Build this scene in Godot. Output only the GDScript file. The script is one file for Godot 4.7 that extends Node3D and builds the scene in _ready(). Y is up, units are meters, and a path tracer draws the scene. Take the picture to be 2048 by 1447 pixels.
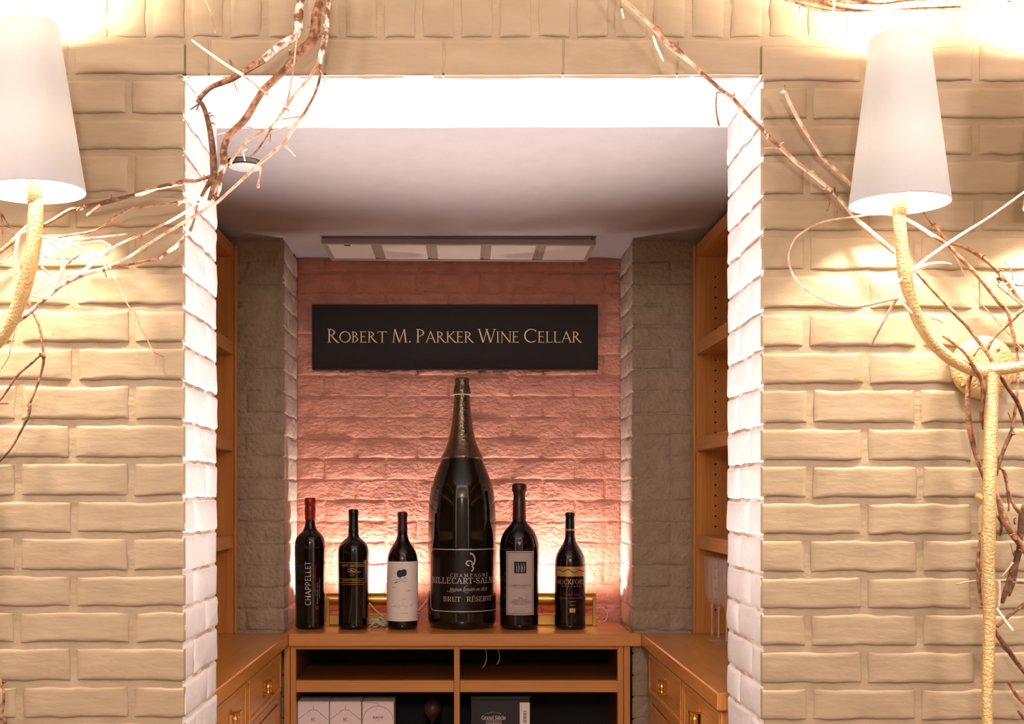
extends Node3D

const F := 2424.0          # focal length in pixels of the 2048 x 1447 frame
const EYE := 1.326         # eye height
const VX := 930.0          # vanishing point of the lines that run away from the lens
const VY := 990.0
const WALL := 2.2          # distance of the painted front wall
const INNER := 2.513       # inner side of that wall
const PIER := 3.64         # faces of the two piers
const RED := 3.96          # the red back wall
const TOP := 0.9135        # worktop height

var M := {}
var noise := FastNoiseLite.new()
var fine := FastNoiseLite.new()
var rng := RandomNumberGenerator.new()


# ---------------------------------------------------------------- helpers
func at(px: float, py: float, d: float) -> Vector3:
	return Vector3((px - VX) * d / F, EYE - (py - VY) * d / F, -d)


func tag(o: Node, label: String, category := "", group := "", kind := "") -> void:
	o.set_meta("label", label)
	if category != "":
		o.set_meta("category", category)
	if group != "":
		o.set_meta("group", group)
	if kind != "":
		o.set_meta("kind", kind)


var taken := {}
func numbered(s: String) -> String:
	if not taken.has(s):
		taken[s] = 0
		return s
	taken[s] += 1
	return "%s_%03d" % [s, taken[s]]


func thing(called: String, label: String, category: String, where := Vector3.ZERO, group := "", kind := "") -> Node3D:
	var o := Node3D.new()
	o.name = numbered(called)
	add_child(o, true)
	o.position = where
	tag(o, label, category, group, kind)
	return o


# commits a mesh as one named part; parts of one parent are numbered
func part(called: String, m: Mesh, mat: Material, parent: Node, xf := Transform3D()) -> MeshInstance3D:
	var o := MeshInstance3D.new()
	var k: int = parent.get_meta("n_" + called, -1) + 1
	parent.set_meta("n_" + called, k)
	o.name = called if k == 0 else "%s_%03d" % [called, k]
	o.mesh = m
	o.material_override = mat
	o.transform = xf
	parent.add_child(o, true)
	return o


func solo(called: String, m: Mesh, mat: Material, label: String, category: String, group := "", kind := "") -> MeshInstance3D:
	var o := MeshInstance3D.new()
	o.name = numbered(called)
	o.mesh = m
	o.material_override = mat
	add_child(o, true)
	tag(o, label, category, group, kind)
	return o


func new_st() -> SurfaceTool:
	var st := SurfaceTool.new()
	st.begin(Mesh.PRIMITIVE_TRIANGLES)
	return st


func done(st: SurfaceTool) -> ArrayMesh:
	st.index()
	st.generate_normals()
	return st.commit()


# flat-shaded quad, corners given anticlockwise seen from its front
func quad(st: SurfaceTool, a: Vector3, b: Vector3, c: Vector3, d: Vector3, uvs: Array) -> void:
	var n := (b - a).cross(c - a).normalized()
	for k in [0, 2, 1, 0, 3, 2]:
		st.set_normal(n)
		st.set_uv(uvs[k])
		st.add_vertex([a, b, c, d][k])


# box with chamfered edges; the grain (u) runs along its longest side
func cbox(st: SurfaceTool, c: Vector3, s: Vector3, bev := 0.002) -> void:
	var h := s * 0.5
	var long := s.max_axis_index()
	bev = minf(bev, minf(h.x, minf(h.y, h.z)) * 0.8)
	var off := Vector2(c.x * 3.1 + c.z * 1.7, c.y * 2.3 + c.z)
	for ax in 3:
		var u := (ax + 1) % 3
		var v := (ax + 2) % 3
		for sg in [-1.0, 1.0]:
			var p := []
			for q in [[-1, -1], [1, -1], [1, 1], [-1, 1]]:
				var r := Vector3.ZERO
				r[ax] = sg * h[ax]
				r[u] = q[0] * (h[u] - bev)
				r[v] = q[1] * (h[v] - bev)
				p.append(r)
			if sg < 0:
				p.reverse()
			_face(st, c, p, ax, long, off)
	for ax in 3:                                   # twelve edges
		var u := (ax + 1) % 3
		var v := (ax + 2) % 3
		for su in [-1.0, 1.0]:
			for sv in [-1.0, 1.0]:
				var p := []
				for q in [[-1, 0], [1, 0], [1, 1], [-1, 1]]:
					var r := Vector3.ZERO
					r[ax] = q[0] * (h[ax] - bev)
					r[u] = su * (h[u] - (bev if q[1] else 0.0))
					r[v] = sv * (h[v] - (0.0 if q[1] else bev))
					p.append(r)
				if su * sv < 0:
					p.reverse()
				_face(st, c, p, u, long, off)
	for sx in [-1.0, 1.0]:                         # eight corners
		for sy in [-1.0, 1.0]:
			for sz in [-1.0, 1.0]:
				var a := Vector3(sx * h.x, sy * (h.y - bev), sz * (h.z - bev))
				var b := Vector3(sx * (h.x - bev), sy * h.y, sz * (h.z - bev))
				var d := Vector3(sx * (h.x - bev), sy * (h.y - bev), sz * h.z)
				var t := [a, b, d] if sx * sy * sz < 0 else [a, d, b]
				var n := Vector3(sx, sy, sz).normalized()
				for r in t:
					st.set_normal(n)
					st.set_uv(off)
					st.add_vertex(c + r)


func _face(st: SurfaceTool, c: Vector3, p: Array, ax: int, long: int, off: Vector2) -> void:
	var other := 3 - ax - long if ax != long else (long + 1) % 3
	var lu := long if ax != long else (long + 2) % 3
	var uvs := []
	for r in p:
		uvs.append(Vector2(r[lu], r[other]) + off)
	quad(st, c + p[0], c + p[1], c + p[2], c + p[3], uvs)


func box(c: Vector3, s: Vector3, bev := 0.002) -> ArrayMesh:
	var st := new_st()
	cbox(st, c, s, bev)
	return st.commit()


func span(a: Vector3, b: Vector3, bev := 0.002) -> ArrayMesh:
	return box((a + b) * 0.5, (b - a).abs(), bev)


# a grid of points, smooth-shaded
func grid(nu: int, nv: int, f: Callable, st: SurfaceTool = null) -> SurfaceTool:
	if st == null:
		st = new_st()
	var p := []
	for j in nv:
		for i in nu:
			p.append(f.call(i, j))
	for j in nv - 1:
		for i in nu - 1:
			var a: Vector3 = p[j * nu + i]
			var b: Vector3 = p[j * nu + i + 1]
			var c: Vector3 = p[(j + 1) * nu + i + 1]
			var d: Vector3 = p[(j + 1) * nu + i]
			for v in [a, d, c, a, c, b]:
				st.add_vertex(v)
	return st


# profile points (radius, height) from the bottom up
func lathe(prof: Array, seg := 40, smooth := 5) -> ArrayMesh:
	var pts := prof
	if smooth > 1:
		pts = []
		for i in prof.size() - 1:
			var p0: Vector2 = prof[maxi(i - 1, 0)]
			var p1: Vector2 = prof[i]
			var p2: Vector2 = prof[i + 1]
			var p3: Vector2 = prof[mini(i + 2, prof.size() - 1)]
			for k in smooth:
				var q := p1.cubic_interpolate_in_time(p2, p0, p3, float(k) / smooth, maxf(p1.distance_to(p2), 1e-5), -maxf(p0.distance_to(p1), 1e-5), maxf(p1.distance_to(p2), 1e-5) + maxf(p2.distance_to(p3), 1e-5))
				pts.append(Vector2(maxf(q.x, 0.0), q.y))
		pts.append(prof[-1])
	return done(grid(seg + 1, pts.size(), func(i, j):
		var a: float = TAU * (i % seg) / seg
		return Vector3(pts[j].x * sin(a), pts[j].y, pts[j].x * cos(a))))


# Catmull-Rom through 3D points that carry a radius each
func smooth_path(p: Array, r: Array, step := 0.008) -> Array:
	var out := []
	for i in p.size() - 1:
		var n := maxi(2, int(p[i].distance_to(p[i + 1]) / step))
		for k in n:
			var t := float(k) / n
			out.append([p[i].cubic_interpolate(p[i + 1], p[maxi(i - 1, 0)], p[mini(i + 2, p.size() - 1)], t), lerpf(r[i], r[i + 1], t)])
	out.append([p[-1], r[-1]])
	return out


func tube(p: Array, r: Array, sides := 7, rough := 0.0, step := 0.008, st: SurfaceTool = null) -> SurfaceTool:
	var path := smooth_path(p, r, step)
	var n := path.size()
	var rings := []
	var nn := Vector3.UP
	var t0: Vector3 = (path[1][0] - path[0][0]).normalized()
	nn = t0.cross(Vector3(0.3, 0.2, 1)).normalized()
	for i in n:
		var t: Vector3 = (path[mini(i + 1, n - 1)][0] - path[maxi(i - 1, 0)][0]).normalized()
		nn = (nn - t * nn.dot(t)).normalized()
		var b := t.cross(nn)
		var c: Vector3 = path[i][0]
		var rr: float = path[i][1]
		var ring := []
		for k in sides:
			var a := TAU * k / sides
			var dir := nn * cos(a) + b * sin(a)
			var q := c + dir * rr
			if rough > 0.0:
				q += dir * rr * rough * (noise.get_noise_3dv(q * 60.0) + 0.7 * fine.get_noise_3dv(q * 90.0))
			ring.append(q)
		rings.append(ring)
	var first: Vector3 = path[0][0]
	var last: Vector3 = path[-1][0]
	return grid(sides + 1, n + 2, func(i, j):
		if j == 0:
			return first
		if j == n + 1:
			return last
		return rings[j - 1][i % sides], st)


# flat stroke with a width at each point, laid on a surface by map(point, lift)
func stroke(st: SurfaceTool, pts: Array, w: Array, map: Callable, lift := 0.0005) -> void:
	var n := pts.size()
	var l := []
	var r := []
	for i in n:
		var t: Vector2 = (pts[mini(i + 1, n - 1)] - pts[maxi(i - 1, 0)]).normalized()
		var nrm := Vector2(-t.y, t.x)
		var ww: float = w[i] if w.size() == n else lerpf(w[0], w[-1], float(i) / (n - 1))
		l.append(pts[i] + nrm * ww * 0.5)
		r.append(pts[i] - nrm * ww * 0.5)
	for i in n - 1:
		var a: Vector3 = map.call(r[i], lift)
		var b: Vector3 = map.call(r[i + 1], lift)
		var c: Vector3 = map.call(l[i + 1], lift)
		var d: Vector3 = map.call(l[i], lift)
		var a0: Vector3 = map.call(r[i], 0.0)
		var b0: Vector3 = map.call(r[i + 1], 0.0)
		var c0: Vector3 = map.call(l[i + 1], 0.0)
		var d0: Vector3 = map.call(l[i], 0.0)
		var z := [Vector2.ZERO, Vector2.ZERO, Vector2.ZERO, Vector2.ZERO]
		quad(st, a, b, c, d, z)
		quad(st, a0, b0, b, a, z)
		quad(st, d, c, c0, d0, z)


func arc(c: Vector2, rx: float, ry: float, a0: float, a1: float, n := 14) -> Array:
	var out := []
	for i in n + 1:
		var a := deg_to_rad(lerpf(a0, a1, float(i) / n))
		out.append(c + Vector2(cos(a) * rx, sin(a) * ry))
	return out


func font(serif: bool, bold := false) -> SystemFont:
	var f := SystemFont.new()
	f.font_names = PackedStringArray(["Droid Serif" if serif else "Droid Sans"])
	f.font_weight = 700 if bold else 400
	return f


# lettering: fitted to a width and a cap height, centred at c, laid on a surface by map
func letters(s: String, c: Vector2, width: float, height: float, map: Callable, serif := true, bold := false, turn := 0.0, lift := 0.0006) -> ArrayMesh:
	var tm := TextMesh.new()
	tm.font = font(serif, bold)
	tm.text = s
	tm.font_size = 48
	tm.pixel_size = 0.01
	tm.depth = 0.0
	tm.curve_step = 2.0
	var arr := tm.get_mesh_arrays() if tm.get_surface_count() == 0 else tm.surface_get_arrays(0)
	var v: PackedVector3Array = arr[Mesh.ARRAY_VERTEX]
	var idx: PackedInt32Array = arr[Mesh.ARRAY_INDEX] if arr[Mesh.ARRAY_INDEX] != null else PackedInt32Array(range(v.size()))
	if v.size() == 0:
		return ArrayMesh.new()
	var box_ := AABB(v[0], Vector3.ZERO)
	for q in v:
		box_ = box_.expand(q)
	var k := Vector2(width / maxf(box_.size.x, 1e-5), height / maxf(box_.size.y, 1e-5))
	var mid := box_.get_center()
	var st := new_st()
	for i in idx:
		var q := Vector2((v[i].x - mid.x) * k.x, (v[i].y - mid.y) * k.y).rotated(turn) + c
		st.add_vertex(map.call(q, lift))
	return done(st)


func flat_map(o: Vector3) -> Callable:             # a sheet that faces the viewer's side (+z)
	return func(p: Vector2, lift: float): return o + Vector3(p.x, p.y, lift)


func round_map(r: float, turn := 0.0) -> Callable: # round an upright bottle
	return func(p: Vector2, lift: float):
		var a := p.x / r + turn
		return Vector3((r + lift) * sin(a), p.y, (r + lift) * cos(a))


func patch(r: float, a0: float, a1: float, y0: float, y1: float, lift := 0.0004) -> ArrayMesh:
	return done(grid(25, 2, func(i, j):
		var a := lerpf(a0, a1, i / 24.0)
		return Vector3((r + lift) * sin(a), lerpf(y0, y1, j), (r + lift) * cos(a))))


# ---------------------------------------------------------------- materials
func mat(c: Color, rough := 0.8, metal := 0.0) -> StandardMaterial3D:
	var m := StandardMaterial3D.new()
	m.albedo_color = c
	m.roughness = rough
	m.metallic = metal
	return m


func noise_tex(freq: float, sz := 512, octaves := 4, sd := 1, ramp: Gradient = null, stretch := Vector2i.ONE) -> NoiseTexture2D:
	var n := FastNoiseLite.new()
	n.seed = sd
	n.frequency = freq
	n.fractal_octaves = octaves
	n.noise_type = FastNoiseLite.TYPE_SIMPLEX_SMOOTH
	var t := NoiseTexture2D.new()
	t.width = sz
	t.height = sz
	t.seamless = true
	t.noise = n
	t.color_ramp = ramp
	return t


func ramp(stops: Array) -> Gradient:
	var g := Gradient.new()
	var o := PackedFloat32Array()
	var c := PackedColorArray()
	for s in stops:
		o.append(s[0])
		c.append(s[1])
	g.offsets = o
	g.colors = c
	return g


func painted(c: Color, c2: Color, rough: float, depth: float, scale: Vector3, height_tex: Texture2D, tone_tex_seed: int, spread := 0.3) -> StandardMaterial3D:
	var m := mat(Color.WHITE, rough)
	m.albedo_texture = noise_tex(0.012, 256, 4, tone_tex_seed, ramp([[0.5 - spread, c2], [0.5 + spread, c]]))
	m.uv1_triplanar = true
	m.uv1_world_triplanar = true
	m.uv1_scale = scale
	m.heightmap_enabled = true
	m.heightmap_texture = height_tex
	m.heightmap_scale = depth
	return m


func wood_tex(a: Color, b: Color, sd: int) -> ImageTexture:
	var n := FastNoiseLite.new()
	n.seed = sd
	n.frequency = 0.01
	n.fractal_octaves = 3
	var n2 := FastNoiseLite.new()
	n2.seed = sd + 5
	n2.frequency = 0.05
	n2.fractal_octaves = 2
	var im := Image.create(512, 512, false, Image.FORMAT_RGB8)
	for y in 512:
		for x in 512:
			var ang := TAU * x / 512.0
			var ang2 := TAU * y / 512.0
			var q := n.get_noise_3d(cos(ang) * 18.0 + 40.0 * cos(ang2), sin(ang) * 18.0 + 40.0 * sin(ang2), y * 0.0)
			var g := n2.get_noise_3d(cos(ang) * 4.0, sin(ang) * 4.0, absf(y - 256) * 1.6)
			var ring := 0.5 + 0.5 * sin(absf(y - 256) * 0.11 + q * 9.0)
			var t := clampf(0.45 + 0.35 * q + 0.3 * g + 0.16 * (ring - 0.5), 0, 1)
			im.set_pixel(x, y, a.lerp(b, t))
	return ImageTexture.create_from_image(im)


func make_materials() -> void:
	var rough_tex := noise_tex(0.02, 512, 5, 3)
	var stipple := noise_tex(0.05, 512, 4, 9)
	M.cream = painted(Color(0.625, 0.55, 0.445), Color(0.59, 0.515, 0.41), 0.62, 0.055, Vector3(1.6, 5.0, 1.6), rough_tex, 11)
	M.cream_joint = painted(Color(0.62, 0.545, 0.44), Color(0.585, 0.51, 0.405), 0.65, 0.12, Vector3(2.5, 4.0, 2.5), rough_tex, 12)
	M.white_brick = painted(Color(0.93, 0.92, 0.925), Color(0.90, 0.89, 0.895), 0.55, 0.10, Vector3(3, 5, 3), rough_tex, 13)
	M.white_joint = painted(Color(0.93, 0.91, 0.90), Color(0.80, 0.69, 0.57), 0.7, 0.15, Vector3(3.4, 5, 3.4), rough_tex, 14, 0.12)
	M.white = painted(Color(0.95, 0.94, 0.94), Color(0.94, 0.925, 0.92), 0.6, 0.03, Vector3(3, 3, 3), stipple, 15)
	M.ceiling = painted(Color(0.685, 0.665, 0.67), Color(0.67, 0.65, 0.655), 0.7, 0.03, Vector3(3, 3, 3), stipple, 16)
	M.red = painted(Color(0.85, 0.595, 0.51), Color(0.80, 0.545, 0.46), 0.48, 0.38, Vector3(4, 6, 4), rough_tex, 17)
	M.red_joint = painted(Color(0.82, 0.56, 0.48), Color(0.77, 0.52, 0.44), 0.5, 0.3, Vector3(4, 6, 4), rough_tex, 18)
	M.taupe = painted(Color(0.63, 0.55, 0.445), Color(0.59, 0.51, 0.405), 0.6, 0.35, Vector3(4, 4, 4), rough_tex, 19)
	M.taupe_pale = painted(Color(0.80, 0.75, 0.70), Color(0.74, 0.69, 0.64), 0.6, 0.3, Vector3(4, 4, 4), rough_tex, 20)
	M.plain_wall = mat(Color(0.80, 0.74, 0.66), 0.8)
	M.shell = mat(Color(0.86, 0.82, 0.77), 0.85)
	M.shell_dark = mat(Color(0.42, 0.37, 0.33), 0.8)
	M.floor = mat(Color(0.50, 0.46, 0.43), 0.5)
	var grain := wood_tex(Color(0.735, 0.48, 0.225), Color(0.885, 0.63, 0.345), 4)
	M.wood = mat(Color.WHITE, 0.38)
	M.wood.albedo_texture = grain
	M.wood.uv1_scale = Vector3(1.3, 5.0, 1)
	M.wood.clearcoat_enabled = true
	M.wood.clearcoat = 0.25
	M.wood.clearcoat_roughness = 0.25
	M.wood_top = M.wood.duplicate()
	M.wood_top.roughness = 0.3
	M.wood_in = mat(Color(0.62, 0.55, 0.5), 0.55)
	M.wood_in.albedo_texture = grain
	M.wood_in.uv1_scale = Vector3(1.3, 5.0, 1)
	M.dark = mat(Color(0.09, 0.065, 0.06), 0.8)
	M.hole = mat(Color(0.03, 0.02, 0.015), 0.9)
	M.brass = mat(Color(0.80, 0.62, 0.33), 0.3, 1.0)
	M.brass_bright = mat(Color(0.93, 0.76, 0.42), 0.16, 1.0)
	M.gilt = mat(Color(0.86, 0.735, 0.53), 0.48, 0.7)
	M.gilt.uv1_triplanar = true
	M.gilt.uv1_scale = Vector3(14, 14, 14)
	M.gilt.heightmap_enabled = true
	M.gilt.heightmap_texture = rough_tex
	M.gilt.heightmap_scale = 0.2
	var bark := noise_tex(0.03, 256, 4, 31, ramp([[0.2, Color(0.34, 0.215, 0.14)], [0.5, Color(0.56, 0.385, 0.27)], [0.75, Color(0.70, 0.53, 0.41)]]))
	M.bark = mat(Color.WHITE, 0.75)
	M.bark.albedo_texture = bark
	M.bark.uv1_triplanar = true
	M.bark.uv1_scale = Vector3(7, 7, 7)
	M.bark.heightmap_enabled = true
	M.bark.heightmap_texture = stipple
	M.bark.heightmap_scale = 0.12
	M.bark_dark = M.bark.duplicate()
	M.bark_dark.albedo_texture = noise_tex(0.03, 256, 4, 33, ramp([[0.25, Color(0.27, 0.17, 0.11)], [0.6, Color(0.45, 0.30, 0.20)], [0.8, Color(0.58, 0.42, 0.30)]]))
	M.bark_white = M.bark.duplicate()
	M.bark_white.albedo_texture = noise_tex(0.022, 256, 4, 35, ramp([[0.36, Color(0.44, 0.28, 0.19)], [0.5, Color(0.70, 0.54, 0.43)], [0.58, Color(0.93, 0.88, 0.84)]]))
	M.shoot = M.bark.duplicate()
	M.shoot.albedo_texture = noise_tex(0.02, 256, 3, 37, ramp([[0.3, Color(0.66, 0.48, 0.36)], [0.6, Color(0.86, 0.75, 0.66)]]))
	M.shoot.heightmap_scale = 0.05
	M.pale_twig = mat(Color(0.95, 0.90, 0.83), 0.6)
	M.glass_red = mat(Color(0.055, 0.03, 0.03), 0.05)
	M.glass_green = mat(Color(0.085, 0.085, 0.045), 0.05)
	M.glass_red.metallic_specular = 0.62
	M.glass_green.metallic_specular = 0.62
	M.wax_red = mat(Color(0.55, 0.09, 0.07), 0.35)
	M.foil_black = mat(Color(0.07, 0.055, 0.055), 0.3)
	M.foil_brown = mat(Color(0.27, 0.11, 0.085), 0.35)
	M.foil_bronze = mat(Color(0.52, 0.45, 0.36), 0.27, 0.85)
	M.foil_bronze.uv1_triplanar = true
	M.foil_bronze.uv1_scale = Vector3(9, 9, 9)
	M.foil_bronze.heightmap_enabled = true
	M.foil_bronze.heightmap_texture = rough_tex
	M.foil_bronze.heightmap_scale = 0.12
	M.paper = mat(Color(0.97, 0.935, 0.89), 0.75)
	M.paper_grey = mat(Color(0.76, 0.71, 0.67), 0.7)
	M.label_black = mat(Color(0.085, 0.055, 0.055), 0.28)
	M.ink = mat(Color(0.12, 0.10, 0.12), 0.7)
	M.ink_blue = mat(Color(0.17, 0.19, 0.30), 0.7)
	M.ink_grey = mat(Color(0.62, 0.57, 0.53), 0.7)
	M.silver_print = mat(Color(0.86, 0.82, 0.80), 0.35, 0.35)
	M.gold_print = mat(Color(0.80, 0.64, 0.38), 0.35, 0.4)
	M.red_print = mat(Color(0.62, 0.14, 0.17), 0.5)
	M.sign_black = mat(Color(0.115, 0.09, 0.088), 0.75)
	M.sign_gold = mat(Color(1.0, 0.89, 0.69), 0.5)
	M.carton = mat(Color(0.97, 0.90, 0.88), 0.7)
	M.carton_line = mat(Color(0.42, 0.30, 0.27), 0.7)
	M.black_card = mat(Color(0.135, 0.115, 0.115), 0.5)
	M.cord = mat(Color(0.87, 0.83, 0.76), 0.4)
	M.metal_white = mat(Color(0.86, 0.83, 0.81), 0.45)
	M.metal_grey = mat(Color(0.62, 0.57, 0.53), 0.5)
	M.shade = mat(Color(0.66, 0.66, 0.675), 0.85)
	M.shade.backlight_enabled = true
	M.shade.backlight = Color(0.055, 0.052, 0.047)
	M.shade.uv1_triplanar = true
	M.shade.uv1_scale = Vector3(30, 2, 30)
	M.shade.heightmap_enabled = true
	M.shade.heightmap_texture = stipple
	M.shade.heightmap_scale = 0.02
	M.crystal = mat(Color(1, 1, 1, 0.06), 0.0)
	M.crystal.transparency = BaseMaterial3D.TRANSPARENCY_ALPHA


func glow(c: Color, e: float) -> StandardMaterial3D:
	var m := mat(Color.WHITE, 0.5)
	m.emission_enabled = true
	m.emission = c
	m.emission_energy_multiplier = e
	return m


# ---------------------------------------------------------------- masonry
func omni(parent: Node, where: Vector3, c: Color, e: float, size: float) -> OmniLight3D:
	var l := OmniLight3D.new()
	l.name = "light"
	l.light_color = c
	l.light_energy = e
	l.light_size = size
	l.omni_range = 9.0
	l.omni_attenuation = 2.0
	l.shadow_enabled = true
	l.position = where
	parent.add_child(l, true)
	return l


# one painted brick, w x h, its face towards +z; u0, v0 is its place on the wall (for the noise)
# sharp: [left, right, bottom, top] edges that are a crisp corner
func brick_mesh(w: float, h: float, u0: float, v0: float, proud: float, soft: float, lump: float, sharp: Array, fill := 0.08) -> ArrayMesh:
	var line := func(len: float):
		var o := [0.0, 0.0, 0.0018, 0.0045, 0.009]
		var n := maxi(1, int(round((len - 0.03) / 0.014)))
		for k in n - 1:
			o.append(lerpf(0.009, len - 0.009, float(k + 1) / n))
		o.append_array([len - 0.009, len - 0.0045, len - 0.0018, len, len])
		return o
	var us: Array = line.call(w)
	var vs: Array = line.call(h)
	var tilt := Vector2(rng.randf_range(-1, 1), rng.randf_range(-1, 1)) * lump * 0.5
	var step := rng.randf_range(-0.5, 0.5) * lump
	var nu := us.size()
	var nv := vs.size()
	return done(grid(nu, nv, func(i, j):
		var u: float = us[i]
		var v: float = vs[j]
		var skirt: bool = i == 0 or j == 0 or i == nu - 1 or j == nv - 1
		var q := Vector2(u0 + u, v0 + v)
		var eu := minf(1.0 if sharp[0] else u, 1.0 if sharp[1] else w - u)
		var ev := minf(1.0 if sharp[2] else v, 1.0 if sharp[3] else h - v)
		var rag := 0.0012 * noise.get_noise_2d(q.x * 120.0, q.y * 300.0)
		var pu := 1.0 - pow(1.0 - clampf((eu + rag) / 0.024, 0.0, 1.0), 1.7)
		var pv := 1.0 - pow(1.0 - clampf((ev + rag) / soft, 0.0, 1.0), 2.4)
		var p := minf(lerpf(fill, 1.0, pu), pv)
		var z := proud * (0.2 * clampf(pu * 3.0, 0.0, 1.0) + 0.8 * p) + step * p + (tilt.x * (u / w - 0.5) + tilt.y * (v / h - 0.5)) * p
		z += p * lump * (0.9 * noise.get_noise_2d(q.x * 55.0, q.y * 150.0) + 0.55 * fine.get_noise_2d(q.x * 110.0, q.y * 380.0))
		var wob := clampf(1.0 - minf(minf(u, w - u), minf(v, h - v)) / 0.012, 0.0, 1.0)
		var du := 0.0 if (sharp[0] and u < 0.012) or (sharp[1] and w - u < 0.012) else wob * 0.0022 * noise.get_noise_2d(q.y * 220.0 + 50.0, q.x * 60.0)
		var dv := 0.0 if (sharp[2] and v < 0.012) or (sharp[3] and h - v < 0.012) else wob * (0.0030 * noise.get_noise_2d(q.x * 130.0 - 90.0, q.y * 30.0) + 0.0012 * fine.get_noise_2d(q.x * 420.0, q.y * 60.0))
		if skirt:
			z = -0.007
		return Vector3(u + du, v + dv, z)))


func mortar_mesh(u0: float, u1: float, v0: float, v1: float, cell: float, lump: float) -> ArrayMesh:
	var nu := int((u1 - u0) / cell) + 2
	var nv := int((v1 - v0) / cell) + 2
	return done(grid(nu, nv, func(i, j):
		var u := lerpf(u0, u1, float(i) / (nu - 1))
		var v := lerpf(v0, v1, float(j) / (nv - 1))
		return Vector3(u, v, lump * (noise.get_noise_2d(u * 160.0, v * 160.0) + 0.6 * fine.get_noise_2d(u * 260.0, v * 260.0)))))


func lay(parent: Node, rects: Array, xf: Transform3D, material: Material, proud: float, soft: float, lump: float) -> void:
	for q in rects:
		var sharp: Array = q[4] if q.size() > 4 else [false, false, false, false]
		var m := brick_mesh(q[2], q[3], q[0], q[1], proud, soft, lump, sharp)
		part("brick", m, material, parent, xf * Transform3D(Basis(), Vector3(q[0], q[1], 0)))


# courses of running bond; joints are heights from the bottom up; starts[k % n] gives the first upright joint of a course
func courses(joints: Array, ua: float, ub: float, starts: Array, len: float, gap: float, sharp_a := false, sharp_b := false) -> Array:
	var out := []
	for k in joints.size() - 1:
		var v0: float = joints[k] + gap * 0.5
		var v1: float = joints[k + 1] - gap * 0.5
		var cuts := [ua]
		var u: float = starts[k % starts.size()]
		while u > ua + 0.03:
			u -= len
		u += len
		if u - ua < 0.03:
			u += len
		while u < ub - 0.03:
			cuts.append(u + rng.randf_range(-0.004, 0.004))
			u += len
		cuts.append(ub)
		for i in cuts.size() - 1:
			var a: float = cuts[i] + (gap * 0.5 if i > 0 or not sharp_a else 0.0)
			var b: float = cuts[i + 1] - (gap * 0.5 if i < cuts.size() - 2 or not sharp_b else 0.0)
			out.append([a, v0, b - a, v1 - v0, [sharp_a and i == 0, sharp_b and i == cuts.size() - 2, false, false]])
	return out


func heights(px: Array) -> Array:                  # joints of the front wall, from pixels downwards to metres upwards
	var out := []
	for p in px:
		out.append(EYE + (VY - p) * WALL / F)
	out.reverse()
	return out


const LEFT_X := -0.510
const RIGHT_X := 0.5395
const SOFFIT := 2.088


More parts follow.
